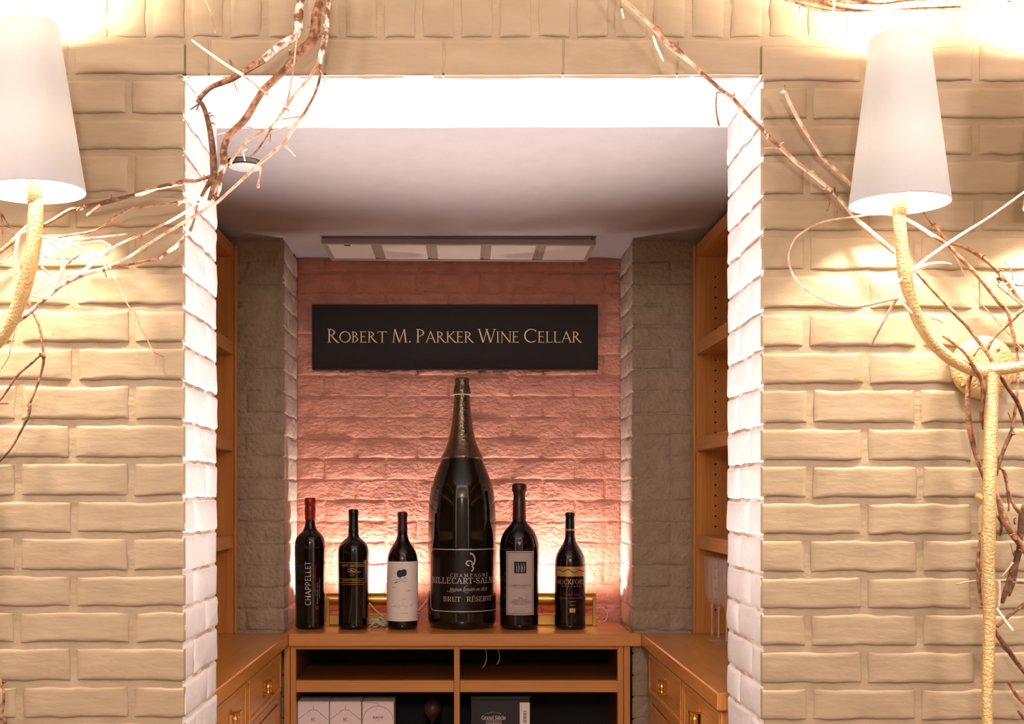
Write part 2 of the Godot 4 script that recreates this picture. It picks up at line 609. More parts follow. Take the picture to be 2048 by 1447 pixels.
func build_masonry() -> void:
	var left := heights([-150, -75, 0, 80, 153, 231, 303, 388, 460, 541, 615, 690, 765, 843, 920, 997, 1070, 1145, 1218, 1290, 1367, 1441, 1515, 1590, 1665])
	var right := heights([-150, -72, 5, 85, 167, 242, 315, 393, 467, 545, 622, 699, 773, 851, 926, 1000, 1074, 1149, 1223, 1297, 1372, 1445, 1519, 1594, 1668])
	var w := thing("wall_front", "cream painted brick wall around the cellar doorway, lit by two sconces", "wall", Vector3.ZERO, "", "structure")
	var face := Transform3D(Basis(), Vector3(0, 0, -WALL - 0.005))
	# solid wall behind the bricks
	var lo: float = left[0]
	var hi: float = left[-1]
	part("wall_core", span(Vector3(-2.5, 0, -INNER), Vector3(LEFT_X - 0.010, 3.0, -WALL - 0.012), 0.001), M.plain_wall, w)
	part("wall_core", span(Vector3(RIGHT_X + 0.010, 0, -INNER), Vector3(2.5, 3.0, -WALL - 0.012), 0.001), M.plain_wall, w)
	part("wall_core", span(Vector3(LEFT_X - 0.010, SOFFIT + 0.03, -INNER), Vector3(RIGHT_X + 0.010, 3.0, -WALL - 0.012), 0.001), M.plain_wall, w)
	part("mortar", mortar_mesh(-2.4, LEFT_X - 0.004, 0.0, 2.95, 0.014, 0.0014), M.cream_joint, w, face)
	part("mortar", mortar_mesh(RIGHT_X + 0.004, 2.4, 0.0, 2.95, 0.014, 0.0014), M.cream_joint, w, face)
	part("mortar", mortar_mesh(LEFT_X - 0.004, RIGHT_X + 0.004, SOFFIT + 0.006, 2.95, 0.012, 0.0014), M.cream_joint, w, face)
	# left of the doorway
	var solid := left.filter(func(y): return y <= heights([80])[0] + 0.001)
	var a := (145.0 - VX) / F * WALL
	var b := (260.0 - VX) / F * WALL
	lay(w, courses(solid, -1.32, LEFT_X, [a, b], 0.2045, 0.0125, false, true), face, M.cream, 0.0056, 0.0042, 0.0013)
	var solid_r := right.filter(func(y): return y <= heights([85])[0] + 0.001)
	var c := (1618.0 - VX) / F * WALL
	var d := (1731.0 - VX) / F * WALL
	lay(w, courses(solid_r, RIGHT_X, 1.84, [d, c], 0.2025, 0.0125, true, false), face, M.cream, 0.0056, 0.0042, 0.0013)
	# one course over the doorway and the soldier course above it
	lay(w, courses([SOFFIT - 0.0025, EYE + (VY - 76) * WALL / F], LEFT_X + 0.004, RIGHT_X - 0.004, [-0.25], 0.213, 0.003, true, true), face, M.cream, 0.0050, 0.004, 0.0013)
	var s0: float = EYE + (VY - 72) * WALL / F
	var soldiers := []
	for k in 26:
		var u := (374.5 + 77.2 * (k - 6) - VX) / F * WALL
		soldiers.append([u + 0.007, s0, 0.0562, 0.205])
	lay(w, soldiers, face, M.cream, 0.0045, 0.005, 0.0012)
	# the white reveals of the doorway
	var deep := INNER - WALL
	for side: int in [-1, 1]:
		var jw := thing("wall_doorway_left" if side < 0 else "wall_doorway_right", ("left" if side < 0 else "right") + " reveal of the doorway in rough white painted brick", "wall", Vector3.ZERO, "", "structure")
		# u runs along +x of the frame, so the left reveal runs from the inside out
		var base: Transform3D
		if side < 0:
			base = Transform3D(Basis(Vector3(0, 0, -1), Vector3.UP, Vector3(1, 0, 0)), Vector3(LEFT_X - 0.007, 0, -WALL))
		else:
			base = Transform3D(Basis(Vector3(0, 0, 1), Vector3.UP, Vector3(-1, 0, 0)), Vector3(RIGHT_X + 0.007, 0, -INNER))
		var js := left if side < 0 else right
		js = js.filter(func(y): return y < SOFFIT + 0.012)
		js[-1] = SOFFIT + 0.004
		var bricks := []
		for k in js.size() - 1:
			var g := 0.0065
			var cut := (0.108 if k % 2 == 0 else 0.207) + rng.randf_range(-0.012, 0.012)
			if side > 0:
				cut = deep - cut
			var v0: float = js[k] + g * 0.5
			var v1: float = js[k + 1] - g * 0.5
			bricks.append([0.006 if side < 0 else 0.0, v0, cut - g * 0.35 - (0.006 if side < 0 else 0.0), v1 - v0, [side < 0, false, false, false]])
			bricks.append([cut + g * 0.35, v0, deep - cut - g * 0.35 - (0.006 if side > 0 else 0.0), v1 - v0, [false, side > 0, false, false]])
		part("mortar", mortar_mesh(0.006, deep - 0.006, 0.0, SOFFIT + 0.01, 0.007, 0.0022), M.white_joint, jw, base)
		lay(jw, bricks, base, M.white_brick, 0.0064, 0.009, 0.0036)
	# smooth white soffit, a hair out of level
	var st := grid(60, 14, func(i, j):
		var x := lerpf(LEFT_X - 0.012, RIGHT_X + 0.012, i / 59.0)
		var z := lerpf(-INNER, -WALL + 0.001, j / 13.0)
		var y := SOFFIT + 0.001 - 0.002 * (x - LEFT_X) / 1.05 + 0.0012 * noise.get_noise_2d(x * 60.0, z * 60.0)
		return Vector3(-x + LEFT_X + RIGHT_X, y, z))
	var so := thing("trim_1", "smooth white soffit over the doorway, brightly lit from below", "soffit", Vector3.ZERO, "", "structure")
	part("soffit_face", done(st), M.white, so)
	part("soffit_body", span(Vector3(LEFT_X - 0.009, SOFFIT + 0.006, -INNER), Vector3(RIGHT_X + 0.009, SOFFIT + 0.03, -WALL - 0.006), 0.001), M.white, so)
	# red wall at the back of the niche
	var rw := thing("wall_back", "terracotta red painted brick wall at the back of the cellar", "wall", Vector3.ZERO, "", "structure")
	var rf := Transform3D(Basis(), Vector3(0, 0, -RED - 0.004))
	part("wall_core", span(Vector3(-1.1, 0, -RED - 0.16), Vector3(1.1, 2.2, -RED - 0.012), 0.001), M.plain_wall, rw)
	part("mortar", mortar_mesh(-0.6, 0.56, 0.0, 2.12, 0.011, 0.0025), M.red_joint, rw, rf)
	var rj := []
	for k in 22:
		rj.append(EYE + (VY - (1290.0 - 41.4 * k)) * RED / F)
	lay(rw, courses(rj, -0.552, 0.515, [-0.46, -0.36], 0.2045, 0.006), rf, M.red, 0.0032, 0.011, 0.0048)
	# the two piers and the sides of the niche
	for side: int in [-1, 1]:
		var pw := thing("wall_pier_left" if side < 0 else "wall_pier_right", ("left" if side < 0 else "right") + " taupe painted brick pier beside the red niche", "wall", Vector3.ZERO, "", "structure")
		var edge := -0.5438 if side < 0 else 0.5035
		var x0 := -1.02 if side < 0 else edge
		var x1 := edge if side < 0 else 1.02
		var inset := Vector3(0.012 * side, 0, 0)
		part("wall_core", span(Vector3(x0, 0, -RED - 0.01) + (inset if side > 0 else Vector3.ZERO), Vector3(x1, 2.12, -PIER - 0.012) + (inset if side < 0 else Vector3.ZERO), 0.001), M.plain_wall, pw)
		var pf := Transform3D(Basis(), Vector3(0, 0, -PIER - 0.005))
		part("mortar", mortar_mesh(x0 + (0.004 if side > 0 else 0.0), x1 - (0.004 if side < 0 else 0.0), 0.0, 2.12, 0.012, 0.002), M.taupe, pw, pf)
		var pj := []
		for k in 33:
			pj.append(0.0 + 0.0655 * k)
		lay(pw, courses(pj, -0.83 if side < 0 else edge, edge if side < 0 else 0.83, [0.62, 0.73] if side > 0 else [-0.66, -0.76], 0.21, 0.006, side > 0, side < 0), pf, M.taupe, 0.0022, 0.014, 0.0042)
		var deep2 := RED - PIER
		var rb: Transform3D
		if side < 0:
			rb = Transform3D(Basis(Vector3(0, 0, -1), Vector3.UP, Vector3(1, 0, 0)), Vector3(edge - 0.006, 0, -PIER))
		else:
			rb = Transform3D(Basis(Vector3(0, 0, 1), Vector3.UP, Vector3(-1, 0, 0)), Vector3(edge + 0.006, 0, -RED))
		part("mortar", mortar_mesh(0.006, deep2 - 0.006, TOP - 0.02, 2.12, 0.01, 0.002), M.taupe_pale, pw, rb)
		var rest := pj.filter(func(y): return y > TOP - 0.06)
		lay(pw, courses(rest, 0.0 if side > 0 else 0.006, deep2 - (0.006 if side > 0 else 0.0), [0.12, 0.22], 0.21, 0.006, side < 0, side > 0), rb, M.taupe_pale, 0.0040, 0.014, 0.004)
	# cellar side walls, ceiling, floor
	solo("wall_left", span(Vector3(-1.12, 0, -RED - 0.1), Vector3(-1.0, 2.2, -INNER), 0.001), M.plain_wall, "plain taupe side wall behind the left cellar shelves", "wall", "", "structure")
	solo("wall_right", span(Vector3(1.0, 0, -RED - 0.1), Vector3(1.12, 2.2, -INNER), 0.001), M.plain_wall, "plain taupe side wall behind the right cellar shelves", "wall", "", "structure")
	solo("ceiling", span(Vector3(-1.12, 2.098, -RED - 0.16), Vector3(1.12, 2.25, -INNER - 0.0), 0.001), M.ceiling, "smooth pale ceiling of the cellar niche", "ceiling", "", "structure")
	solo("floor", span(Vector3(-2.5, -0.12, -RED - 0.16), Vector3(2.5, 0, 3.1), 0.001), M.floor, "brown floor running through the doorway", "floor", "", "structure")
	# the room that the lens stands in
	solo("wall_room_left", span(Vector3(-2.62, 0, -INNER), Vector3(-2.4, 3.0, 3.1), 0.001), M.shell, "pale wall left of the viewer", "wall", "", "structure")
	solo("wall_room_right", span(Vector3(2.4, 0, -INNER), Vector3(2.62, 3.0, 3.1), 0.001), M.shell, "pale wall right of the viewer", "wall", "", "structure")
	solo("wall_room_back", span(Vector3(-2.5, 0, 3.0), Vector3(2.5, 3.0, 3.2), 0.001), M.shell_dark, "dark wall behind the viewer", "wall", "", "structure")
	solo("ceiling_room", span(Vector3(-2.62, 2.95, -INNER), Vector3(2.62, 3.1, 3.2), 0.001), M.shell, "pale ceiling of the front room", "ceiling", "", "structure")


# ---------------------------------------------------------------- joinery
func build_joinery() -> void:
	var t := 0.038
	# the worktop: three boards that meet at mitres
	var ct := new_st()
	cbox(ct, Vector3(-0.021, TOP - t / 2, (-RED + 0.006 - 3.634) / 2), Vector3(1.040, t, RED - 0.006 - 3.634), 0.001)
	cbox(ct, Vector3(0, TOP - t / 2, -3.6225), Vector3(1.0526, t, 0.025), 0.003)
	solo("countertop", ct.commit(), M.wood_top, "honey brown wooden worktop under the row of wine bottles", "countertop")
	solo("countertop", span(Vector3(-0.995, TOP - t, -PIER + 0.006), Vector3(-0.5268, TOP, -2.53), 0.003), M.wood_top, "honey brown wooden worktop over the drawers on the left side", "countertop")
	solo("countertop", span(Vector3(0.5268, TOP - t, -PIER + 0.006), Vector3(0.995, TOP, -2.53), 0.003), M.wood_top, "honey brown wooden worktop on the right with champagne flutes standing on it", "countertop")
	# open bookcase under the bottles
	var bx := thing("bookcase", "open wooden bookcase with dark compartments below the row of bottles", "bookcase")
	var zf := -3.622
	var zb := -RED + 0.012
	var st := new_st()
	for x in [[-0.5415, -0.5235], [-0.522, -0.5055], [0.456, 0.4735], [-0.033, -0.0155]]:
		part("stile", span(Vector3(x[0], 0.0, zf - 0.02), Vector3(x[1], TOP - t, zf), 0.0015), M.wood, bx)
	part("stile", span(Vector3(0.4745, 0.0, zf - 0.02), Vector3(0.4935, TOP - t - 0.0005, zf + 0.002), 0.0015), M.wood, bx)
	part("top_rail", span(Vector3(-0.5055, 0.8655, zf - 0.02), Vector3(0.456, TOP - t, zf - 0.003), 0.0015), M.wood, bx)
	for x in [[-0.522, -0.508], [0.470, 0.4935], [-0.031, -0.0175]]:
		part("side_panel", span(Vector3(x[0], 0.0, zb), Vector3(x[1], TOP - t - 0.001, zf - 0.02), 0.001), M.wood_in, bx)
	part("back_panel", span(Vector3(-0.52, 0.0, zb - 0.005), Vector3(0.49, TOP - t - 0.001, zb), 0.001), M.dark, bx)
	for x in [[-0.5075, -0.0315], [-0.017, 0.4695]]:
		for y in [[0.737, 0.7725], [0.335, 0.37], [0.08, 0.11]]:
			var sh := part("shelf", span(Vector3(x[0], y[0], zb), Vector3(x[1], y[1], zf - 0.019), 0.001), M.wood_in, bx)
			part("shelf_edge", span(Vector3(x[0] + 0.002, y[0], zf - 0.019), Vector3(x[1] - 0.0015, y[1], zf - 0.004), 0.0015), M.wood, sh)
	# base cabinets left and right
	for side: int in [-1, 1]:
		var word := "left" if side < 0 else "right"
		var cab := thing("base_cabinet", word + " wooden base cabinet with brass latched drawers under the " + word + " worktop", "cabinet")
		var xf_ := 0.548 * side                       # front of the frame
		var xi := 0.99 * side
		var z0 := -3.605
		var z1 := -2.54
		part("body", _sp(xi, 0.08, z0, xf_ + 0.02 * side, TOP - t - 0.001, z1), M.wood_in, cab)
		part("plinth", _sp(xi, 0.0, z0, xf_ + 0.06 * side, 0.08, z1), M.dark, cab)
		# face frame
		for z in [[z0, z0 + 0.032], [-3.030, -3.004], [z1 - 0.03, z1]]:
			part("stile", _sp(xf_ + 0.02 * side, 0.08, z[0], xf_, TOP - t - 0.001, z[1]), M.wood, cab)
		for zz in [[z0 + 0.032, -3.030], [-3.004, z1 - 0.03]]:
			part("rail", _sp(xf_ + 0.02 * side, 0.8695, zz[0], xf_, TOP - t - 0.001, zz[1]), M.wood, cab)
			part("rail", _sp(xf_ + 0.02 * side, 0.718, zz[0], xf_, 0.742, zz[1]), M.wood, cab)
			part("rail", _sp(xf_ + 0.02 * side, 0.08, zz[0], xf_, 0.11, zz[1]), M.wood, cab)
			# drawer with a lip moulding and a latch
			var fx := xf_ - 0.004 * side
			var dr := part("drawer", _sp(xf_ + 0.016 * side, 0.746, zz[0] + 0.004, fx, 0.8665, zz[1] - 0.004), M.wood, cab)
			part("moulding", _frame(fx, side, 0.750, 0.8625, zz[0] + 0.008, zz[1] - 0.008, 0.012, 0.004), M.wood, dr)
			var latch := _latch(side)
			var zc: float = -3.27 if zz[0] < -3.2 else -2.80
			part("latch", latch, M.brass_bright, dr, Transform3D(Basis(), Vector3(fx, 0.808, zc)))
			var door := part("door", _sp(xf_ + 0.016 * side, 0.114, zz[0] + 0.004, xf_ + 0.006 * side, 0.714, zz[1] - 0.004), M.wood, cab)
			part("door_frame", _frame(xf_ + 0.006 * side, side, 0.116, 0.712, zz[0] + 0.006, zz[1] - 0.006, 0.05, 0.008), M.wood, door)
	# tall shelf units on the side worktops
	for side: int in [-1, 1]:
		var word := "left" if side < 0 else "right"
		var un := thing("shelf_unit", "tall wooden shelf unit with pin holes standing on the " + word + " worktop", "shelves")
		var xa := 0.687 * side
		var xw := 0.994 * side
		var z0 := -PIER + 0.008
		var z1 := -2.535
		part("end_panel", _sp(xw, TOP, z0, xa, 2.07, z0 + 0.018), M.wood, un)
		part("end_panel", _sp(xw, TOP, z1 - 0.018, xa + 0.03 * side, 2.07, z1), M.wood, un)
		part("back_panel", _sp(xw, TOP, z0 + 0.018, xw - 0.008 * side, 2.07, z1 - 0.018), M.wood_in, un)
		part("end_edge", _sp(xa + 0.001 * side, TOP, z0 - 0.001, xa - 0.006 * side, 2.07, z0 + 0.022), M.wood, un)
		part("top_board", _sp(xw - 0.008 * side, 2.036, z0 + 0.018, xa + 0.004 * side, 2.073, z1 - 0.018), M.wood, un)
		for y in [1.746, 1.459, 1.170]:
			var sh := part("shelf", _sp(xw - 0.008 * side, y, z0 + 0.0185, xa + 0.018 * side, y + 0.038, z1 - 0.0185), M.wood, un)
			part("shelf_edge", _sp(xa + 0.0182 * side, y - 0.001, z0 + 0.019, xa + 0.004 * side, y + 0.0385, z1 - 0.019), M.wood, sh)
		var disc := CylinderMesh.new()
		disc.top_radius = 0.0028
		disc.bottom_radius = 0.0028
		disc.height = 0.001
		disc.radial_segments = 10
		disc.rings = 0
		for k in 33:
			var y := 0.985 + 0.031 * k
			if fposmod(y - 1.16, 0.288) < 0.06:
				continue
			part("pin_hole", disc, M.hole, un, Transform3D(Basis(Vector3.RIGHT, PI / 2), Vector3(0.747 * side, y, z0 + 0.0182)))


func _sp(xa: float, ya: float, za: float, xb: float, yb: float, zb: float) -> ArrayMesh:
	return span(Vector3(xa, ya, za), Vector3(xb, yb, zb), 0.0015)


# a raised frame on a front that faces the aisle
func _frame(fx: float, side: int, y0: float, y1: float, z0: float, z1: float, w: float, deep: float) -> ArrayMesh:
	var st := new_st()
	var a := fx
	var b := fx - deep * side
	var cx := (a + b) * 0.5
	cbox(st, Vector3(cx, y1 - w * 0.5, (z0 + z1) * 0.5), Vector3(deep, w, z1 - z0), 0.0015)
	cbox(st, Vector3(cx, y0 + w * 0.5, (z0 + z1) * 0.5), Vector3(deep, w, z1 - z0), 0.0015)
	cbox(st, Vector3(cx, (y0 + y1) * 0.5, z0 + w * 0.5), Vector3(deep, y1 - y0 - 2 * w, w), 0.0015)
	cbox(st, Vector3(cx, (y0 + y1) * 0.5, z1 - w * 0.5), Vector3(deep, y1 - y0 - 2 * w, w), 0.0015)
	return st.commit()


# cast brass latch: a plate, two lugs and an upright barrel between them
func _latch(side: int) -> ArrayMesh:
	var st := new_st()
	var o := -float(side)
	cbox(st, Vector3(o * 0.0015, 0, 0), Vector3(0.003, 0.046, 0.030), 0.001)
	for s in [-1.0, 1.0]:
		cbox(st, Vector3(o * 0.013, s * 0.0165, 0), Vector3(0.024, 0.0065, 0.024), 0.002)
		cbox(st, Vector3(o * 0.023, s * 0.0165, 0), Vector3(0.007, 0.010, 0.018), 0.002)
	cbox(st, Vector3(o * 0.0235, 0, 0.0), Vector3(0.004, 0.030, 0.010), 0.0015)
	st.index()
	var m := st.commit()
	var st2 := new_st()
	st2.append_from(m, 0, Transform3D())
	var ring := lathe([Vector2(0, -0.016), Vector2(0.0055, -0.0155), Vector2(0.0042, -0.008), Vector2(0.0062, 0.0), Vector2(0.0042, 0.008), Vector2(0.0055, 0.0155), Vector2(0, 0.016)], 14, 3)
	st2.append_from(ring, 0, Transform3D(Basis(), Vector3(o * 0.013, 0, 0)))
	return st2.commit()


# ---------------------------------------------------------------- sign, vent, sprinkler
func glyph(ch: String) -> Array:                   # [strokes, advance]; a stroke is [points, widths], cap height 1
	var k := 0.092
	var n := 0.05
	var s := 0.03
	var g := []
	var adv := 0.6
	var V := func(a: float, b: float): return Vector2(a, b)
	var stem := func(x: float):
		g.append([[V.call(x, 0), V.call(x, 0.5), V.call(x, 1)], [k * 1.06, k * 0.94, k * 1.06]])
		for y in [0.0, 1.0]:
			g.append([[V.call(x - 0.12, y + (0.016 if y == 0.0 else -0.016)), V.call(x + 0.12, y + (0.016 if y == 0.0 else -0.016))], [s, s]])
	match ch:
		"R":
			stem.call(0.13)
			g.append([arc(Vector2(0.13, 0.745), 0.37, 0.228, 90, -90), [n, n, n, n, n * 1.2, k * 0.9, k, k, k, k * 0.9, n * 1.2, n, n, n, n]])
			g.append([[Vector2(0.30, 0.50), Vector2(0.52, 0.22), Vector2(0.70, 0.04), Vector2(0.84, -0.02)], [k * 0.8, k, k, n * 0.8]])
			adv = 0.80
		"O":
			var w := []
			for i in 41:
				w.append(lerpf(n, k * 1.05, pow(absf(cos(deg_to_rad(360.0 * i / 40.0 + 18.0))), 1.4)))
			g.append([arc(Vector2(0.5, 0.5), 0.455, 0.475, 0, 360, 40), w])
			adv = 1.02
		"B":
			stem.call(0.13)
			g.append([arc(Vector2(0.13, 0.76), 0.31, 0.213, 90, -90), [n, n, n, n, n * 1.2, k * 0.9, k, k, k, k * 0.9, n * 1.2, n, n, n, n]])
			g.append([arc(Vector2(0.13, 0.287), 0.39, 0.26, 90, -90), [n, n, n, n, n * 1.2, k * 0.9, k, k, k, k * 0.9, n * 1.2, n, n, n, n]])
			adv = 0.66
		"E":
			stem.call(0.13)
			for q in [[0.97, 0.50], [0.53, 0.44], [0.03, 0.54]]:
				g.append([[Vector2(0.13, q[0]), Vector2(q[1], q[0])], [n, n]])
				g.append([[Vector2(q[1], q[0] - 0.07), Vector2(q[1] + 0.01, q[0] + 0.06)], [s, s * 1.4]])
			adv = 0.64
		"L":
			stem.call(0.13)
			g.append([[Vector2(0.13, 0.03), Vector2(0.56, 0.03)], [n, n]])
			g.append([[Vector2(0.55, 0.0), Vector2(0.60, 0.13)], [s * 1.6, s]])
			adv = 0.63
		"T":
			g.append([[Vector2(0.42, 0), Vector2(0.42, 0.97)], [k, k]])
			g.append([[Vector2(0.30, 0.016), Vector2(0.54, 0.016)], [s, s]])
			g.append([[Vector2(0.03, 0.965), Vector2(0.81, 0.965)], [n, n]])
			g.append([[Vector2(0.0, 0.84), Vector2(0.045, 0.99)], [s, s * 1.5]])
			g.append([[Vector2(0.80, 0.86), Vector2(0.83, 1.0)], [s * 1.2, s * 1.5]])
			adv = 0.86
		"M":
			g.append([[Vector2(0.10, 0), Vector2(0.20, 0.97)], [n, n]])
			g.append([[Vector2(0.20, 1.0), Vector2(0.54, 0.0)], [k, k * 0.95]])
			g.append([[Vector2(0.54, 0.02), Vector2(0.88, 0.98)], [n, n]])
			g.append([[Vector2(0.88, 1.0), Vector2(1.0, 0)], [k, k]])
			g.append([[Vector2(0.0, 0.016), Vector2(0.20, 0.016)], [s, s]])
			g.append([[Vector2(0.88, 0.016), Vector2(1.12, 0.016)], [s, s]])
			adv = 1.14
		"P":
			stem.call(0.13)
			g.append([arc(Vector2(0.13, 0.715), 0.40, 0.255, 90, -84), [n, n, n, n, n * 1.2, k * 0.9, k, k, k, k * 0.9, n * 1.2, n, n, n, n * 0.7]])
			adv = 0.62
		"A":
			g.append([[Vector2(0.07, 0), Vector2(0.44, 1.0)], [n, n]])
			g.append([[Vector2(0.42, 1.03), Vector2(0.83, 0)], [k * 0.95, k]])
			g.append([[Vector2(0.20, 0.36), Vector2(0.68, 0.36)], [n * 0.8, n * 0.8]])
			g.append([[Vector2(-0.03, 0.016), Vector2(0.17, 0.016)], [s, s]])
			g.append([[Vector2(0.70, 0.016), Vector2(0.94, 0.016)], [s, s]])
			adv = 0.90
		"K":
			stem.call(0.13)
			g.append([[Vector2(0.68, 0.97), Vector2(0.15, 0.50)], [n, n]])
			g.append([[Vector2(0.26, 0.60), Vector2(0.56, 0.24), Vector2(0.78, 0.03), Vector2(0.92, -0.02)], [k * 0.9, k, k, n * 0.8]])
			g.append([[Vector2(0.58, 0.984), Vector2(0.78, 0.984)], [s, s]])
			adv = 0.84
		"W":
			g.append([[Vector2(0.06, 1.0), Vector2(0.36, 0.0)], [k, k]])
			g.append([[Vector2(0.37, 0.02), Vector2(0.64, 0.98)], [n, n]])
			g.append([[Vector2(0.60, 1.0), Vector2(0.90, 0.0)], [k, k]])
			g.append([[Vector2(0.91, 0.02), Vector2(1.19, 0.98)], [n, n]])
			for x in [0.06, 0.62, 1.19]:
				g.append([[Vector2(x - 0.11, 0.984), Vector2(x + 0.10, 0.984)], [s, s]])
			adv = 1.24
		"I":
			stem.call(0.14)
			adv = 0.30
		"N":
			g.append([[Vector2(0.14, 0), Vector2(0.14, 0.97)], [n, n]])
			g.append([[Vector2(0.10, 1.0), Vector2(0.86, -0.01)], [k, k]])
			g.append([[Vector2(0.86, 0.0), Vector2(0.86, 0.98)], [n, n]])
			g.append([[Vector2(0.03, 0.016), Vector2(0.25, 0.016)], [s, s]])
			g.append([[Vector2(0.76, 0.984), Vector2(0.96, 0.984)], [s, s]])
			adv = 0.98
		"C":
			var w := []
			for i in 31:
				w.append(lerpf(n, k * 1.05, pow(maxf(0.0, -cos(deg_to_rad(48.0 + 264.0 * i / 30.0))), 1.2)))
			g.append([arc(Vector2(0.52, 0.5), 0.47, 0.475, 48, 312, 30), w])
			g.append([[Vector2(0.835, 0.76), Vector2(0.84, 0.93)], [s, s * 1.2]])
			adv = 0.92
		".":
			g.append([[Vector2(0.05, 0.065), Vector2(0.18, 0.065)], [0.12, 0.12]])
			adv = 0.24
		_:
			adv = 0.36
	return [g, adv]


func build_fittings() -> void:
	# the sign on the red wall
	var d := 3.925
	var sg := thing("sign", "black rectangular sign with thin gold capitals hung on the red brick wall", "sign", at(910, 674, d))
	var hw := 572.0 * d / F / 2
	var hh := 131.0 * d / F / 2
	part("board", span(Vector3(-hw, -hh, -0.018), Vector3(hw, hh, 0), 0.002), M.sign_black, sg)
	for e in [[Vector3(0, hh - 0.003, 0.001), Vector3(hw * 2, 0.006, 0.004)], [Vector3(0, -hh + 0.003, 0.001), Vector3(hw * 2, 0.006, 0.004)], [Vector3(-hw + 0.003, 0, 0.001), Vector3(0.006, hh * 2 - 0.012, 0.004)], [Vector3(hw - 0.003, 0, 0.001), Vector3(0.006, hh * 2 - 0.012, 0.004)]]:
		part("edging", box(e[0], e[1], 0.001), M.sign_black, sg)
	var text := "ROBERT M. PARKER WINE CELLAR"
	var big := 27.0 * d / F
	var small := 22.0 * d / F
	var base_y := -10.5 * d / F
	var total := 0.0
	for pass_ in 2:
		var scale_x := 1.0
		var x := 0.0
		if pass_ == 1:
			scale_x = (509.0 * d / F) / total
			x = -254.5 * d / F - 0.001
		for i in text.length():
			var ch := text[i]
			var cap := i == 0 or text[i - 1] == " "
			var hgt: float = big if cap else small
			var gl := glyph(ch)
			if pass_ == 1 and ch != " ":
				var st := new_st()
				var xx := x
				var map := func(p: Vector2, lift: float): return Vector3(xx + p.x * hgt * scale_x, base_y + p.y * hgt, 0.0003 + lift)
				for q in gl[0]:
					var ww := []
					if q[1].size() == q[0].size():
						ww = q[1]
					else:
						ww = [q[1][0], q[1][-1]]
					stroke(st, q[0], ww, map, 0.0012)
				part("letter", st.commit(), M.sign_gold, sg)
			x += (gl[1] + (0.06 if ch != " " else 0.0)) * hgt * scale_x
		if pass_ == 0:
			total = x
	# the air grille under the ceiling
	var av := thing("air_vent", "long white air vent cassette fixed under the ceiling above the red wall", "air vent", Vector3(-0.0186, 2.098, -3.745))
	var w := 0.409
	var dz := 0.132
	part("housing", span(Vector3(-w + 0.012, -0.017, -dz + 0.01), Vector3(w - 0.012, 0.001, dz - 0.008), 0.001), M.metal_grey, av, Transform3D(Basis(Vector3(0, 0, 1), -0.004), Vector3.ZERO))
	var fr := new_st()
	cbox(fr, Vector3(0, -0.016, dz - 0.003), Vector3(2 * w, 0.017, 0.006), 0.0015)
	cbox(fr, Vector3(0, -0.021, -dz + 0.008), Vector3(2 * w, 0.006, 0.016), 0.0015)
	cbox(fr, Vector3(0, -0.021, dz - 0.012), Vector3(2 * w, 0.006, 0.012), 0.0015)
	cbox(fr, Vector3(-w + 0.007, -0.021, 0), Vector3(0.014, 0.006, 2 * dz - 0.03), 0.0015)
	cbox(fr, Vector3(w - 0.007, -0.021, 0), Vector3(0.014, 0.006, 2 * dz - 0.03), 0.0015)
	part("frame", fr.commit(), M.metal_grey, av, Transform3D(Basis(Vector3(0, 0, 1), -0.006), Vector3.ZERO))
	for k in 5:
		var x := -w + 0.078 + k * 0.1655
		part("panel", box(Vector3(x, -0.0205, 0.0), Vector3(0.134, 0.004, 2 * dz - 0.05), 0.001), M.metal_white, av, Transform3D(Basis(Vector3(0, 0, 1), -0.006), Vector3.ZERO))
	for k in 6:
		var x := -w + 0.005 + k * 0.1655
		part("bar", box(Vector3(clampf(x, -w + 0.018, w - 0.018), -0.0195, 0), Vector3(0.03, 0.003, 2 * dz - 0.05), 0.001), M.metal_grey, av, Transform3D(Basis(Vector3(0, 0, 1), -0.006), Vector3.ZERO))
	for sx in [-1.0, 1.0]:
		part("catch", box(Vector3(sx * (w - 0.075), -0.0245, dz - 0.016), Vector3(0.018, 0.002, 0.006), 0.0005), M.hole, av)
	# flat round sprinkler cover hanging just off the ceiling
	var sp := thing("sprinkler_cover", "small round white sprinkler cover disc hanging under the cellar ceiling", "sprinkler", Vector3(-0.508, 2.098, -2.80))
	part("collar", lathe([Vector2(0.0, -0.010), Vector2(0.026, -0.0118), Vector2(0.030, 0.0005)], 32, 1), M.white, sp)
	part("rim", lathe([Vector2(0.0, -0.0136), Vector2(0.0383, -0.0136), Vector2(0.0384, -0.0118), Vector2(0.0, -0.0118)], 40, 1), M.hole, sp)
	part("disc", lathe([Vector2(0.0, -0.0165), Vector2(0.035, -0.0165), Vector2(0.0378, -0.0155), Vector2(0.0380, -0.0137), Vector2(0.0, -0.0137)], 40, 1), M.white, sp)


# ---------------------------------------------------------------- bottles
# profile in pixels [radius, height above the base]
func profile(px: Array, k: float) -> Array:
	var out := []
	for q in px:
		out.append(Vector2(q[0] * k, q[1] * k))
	return out


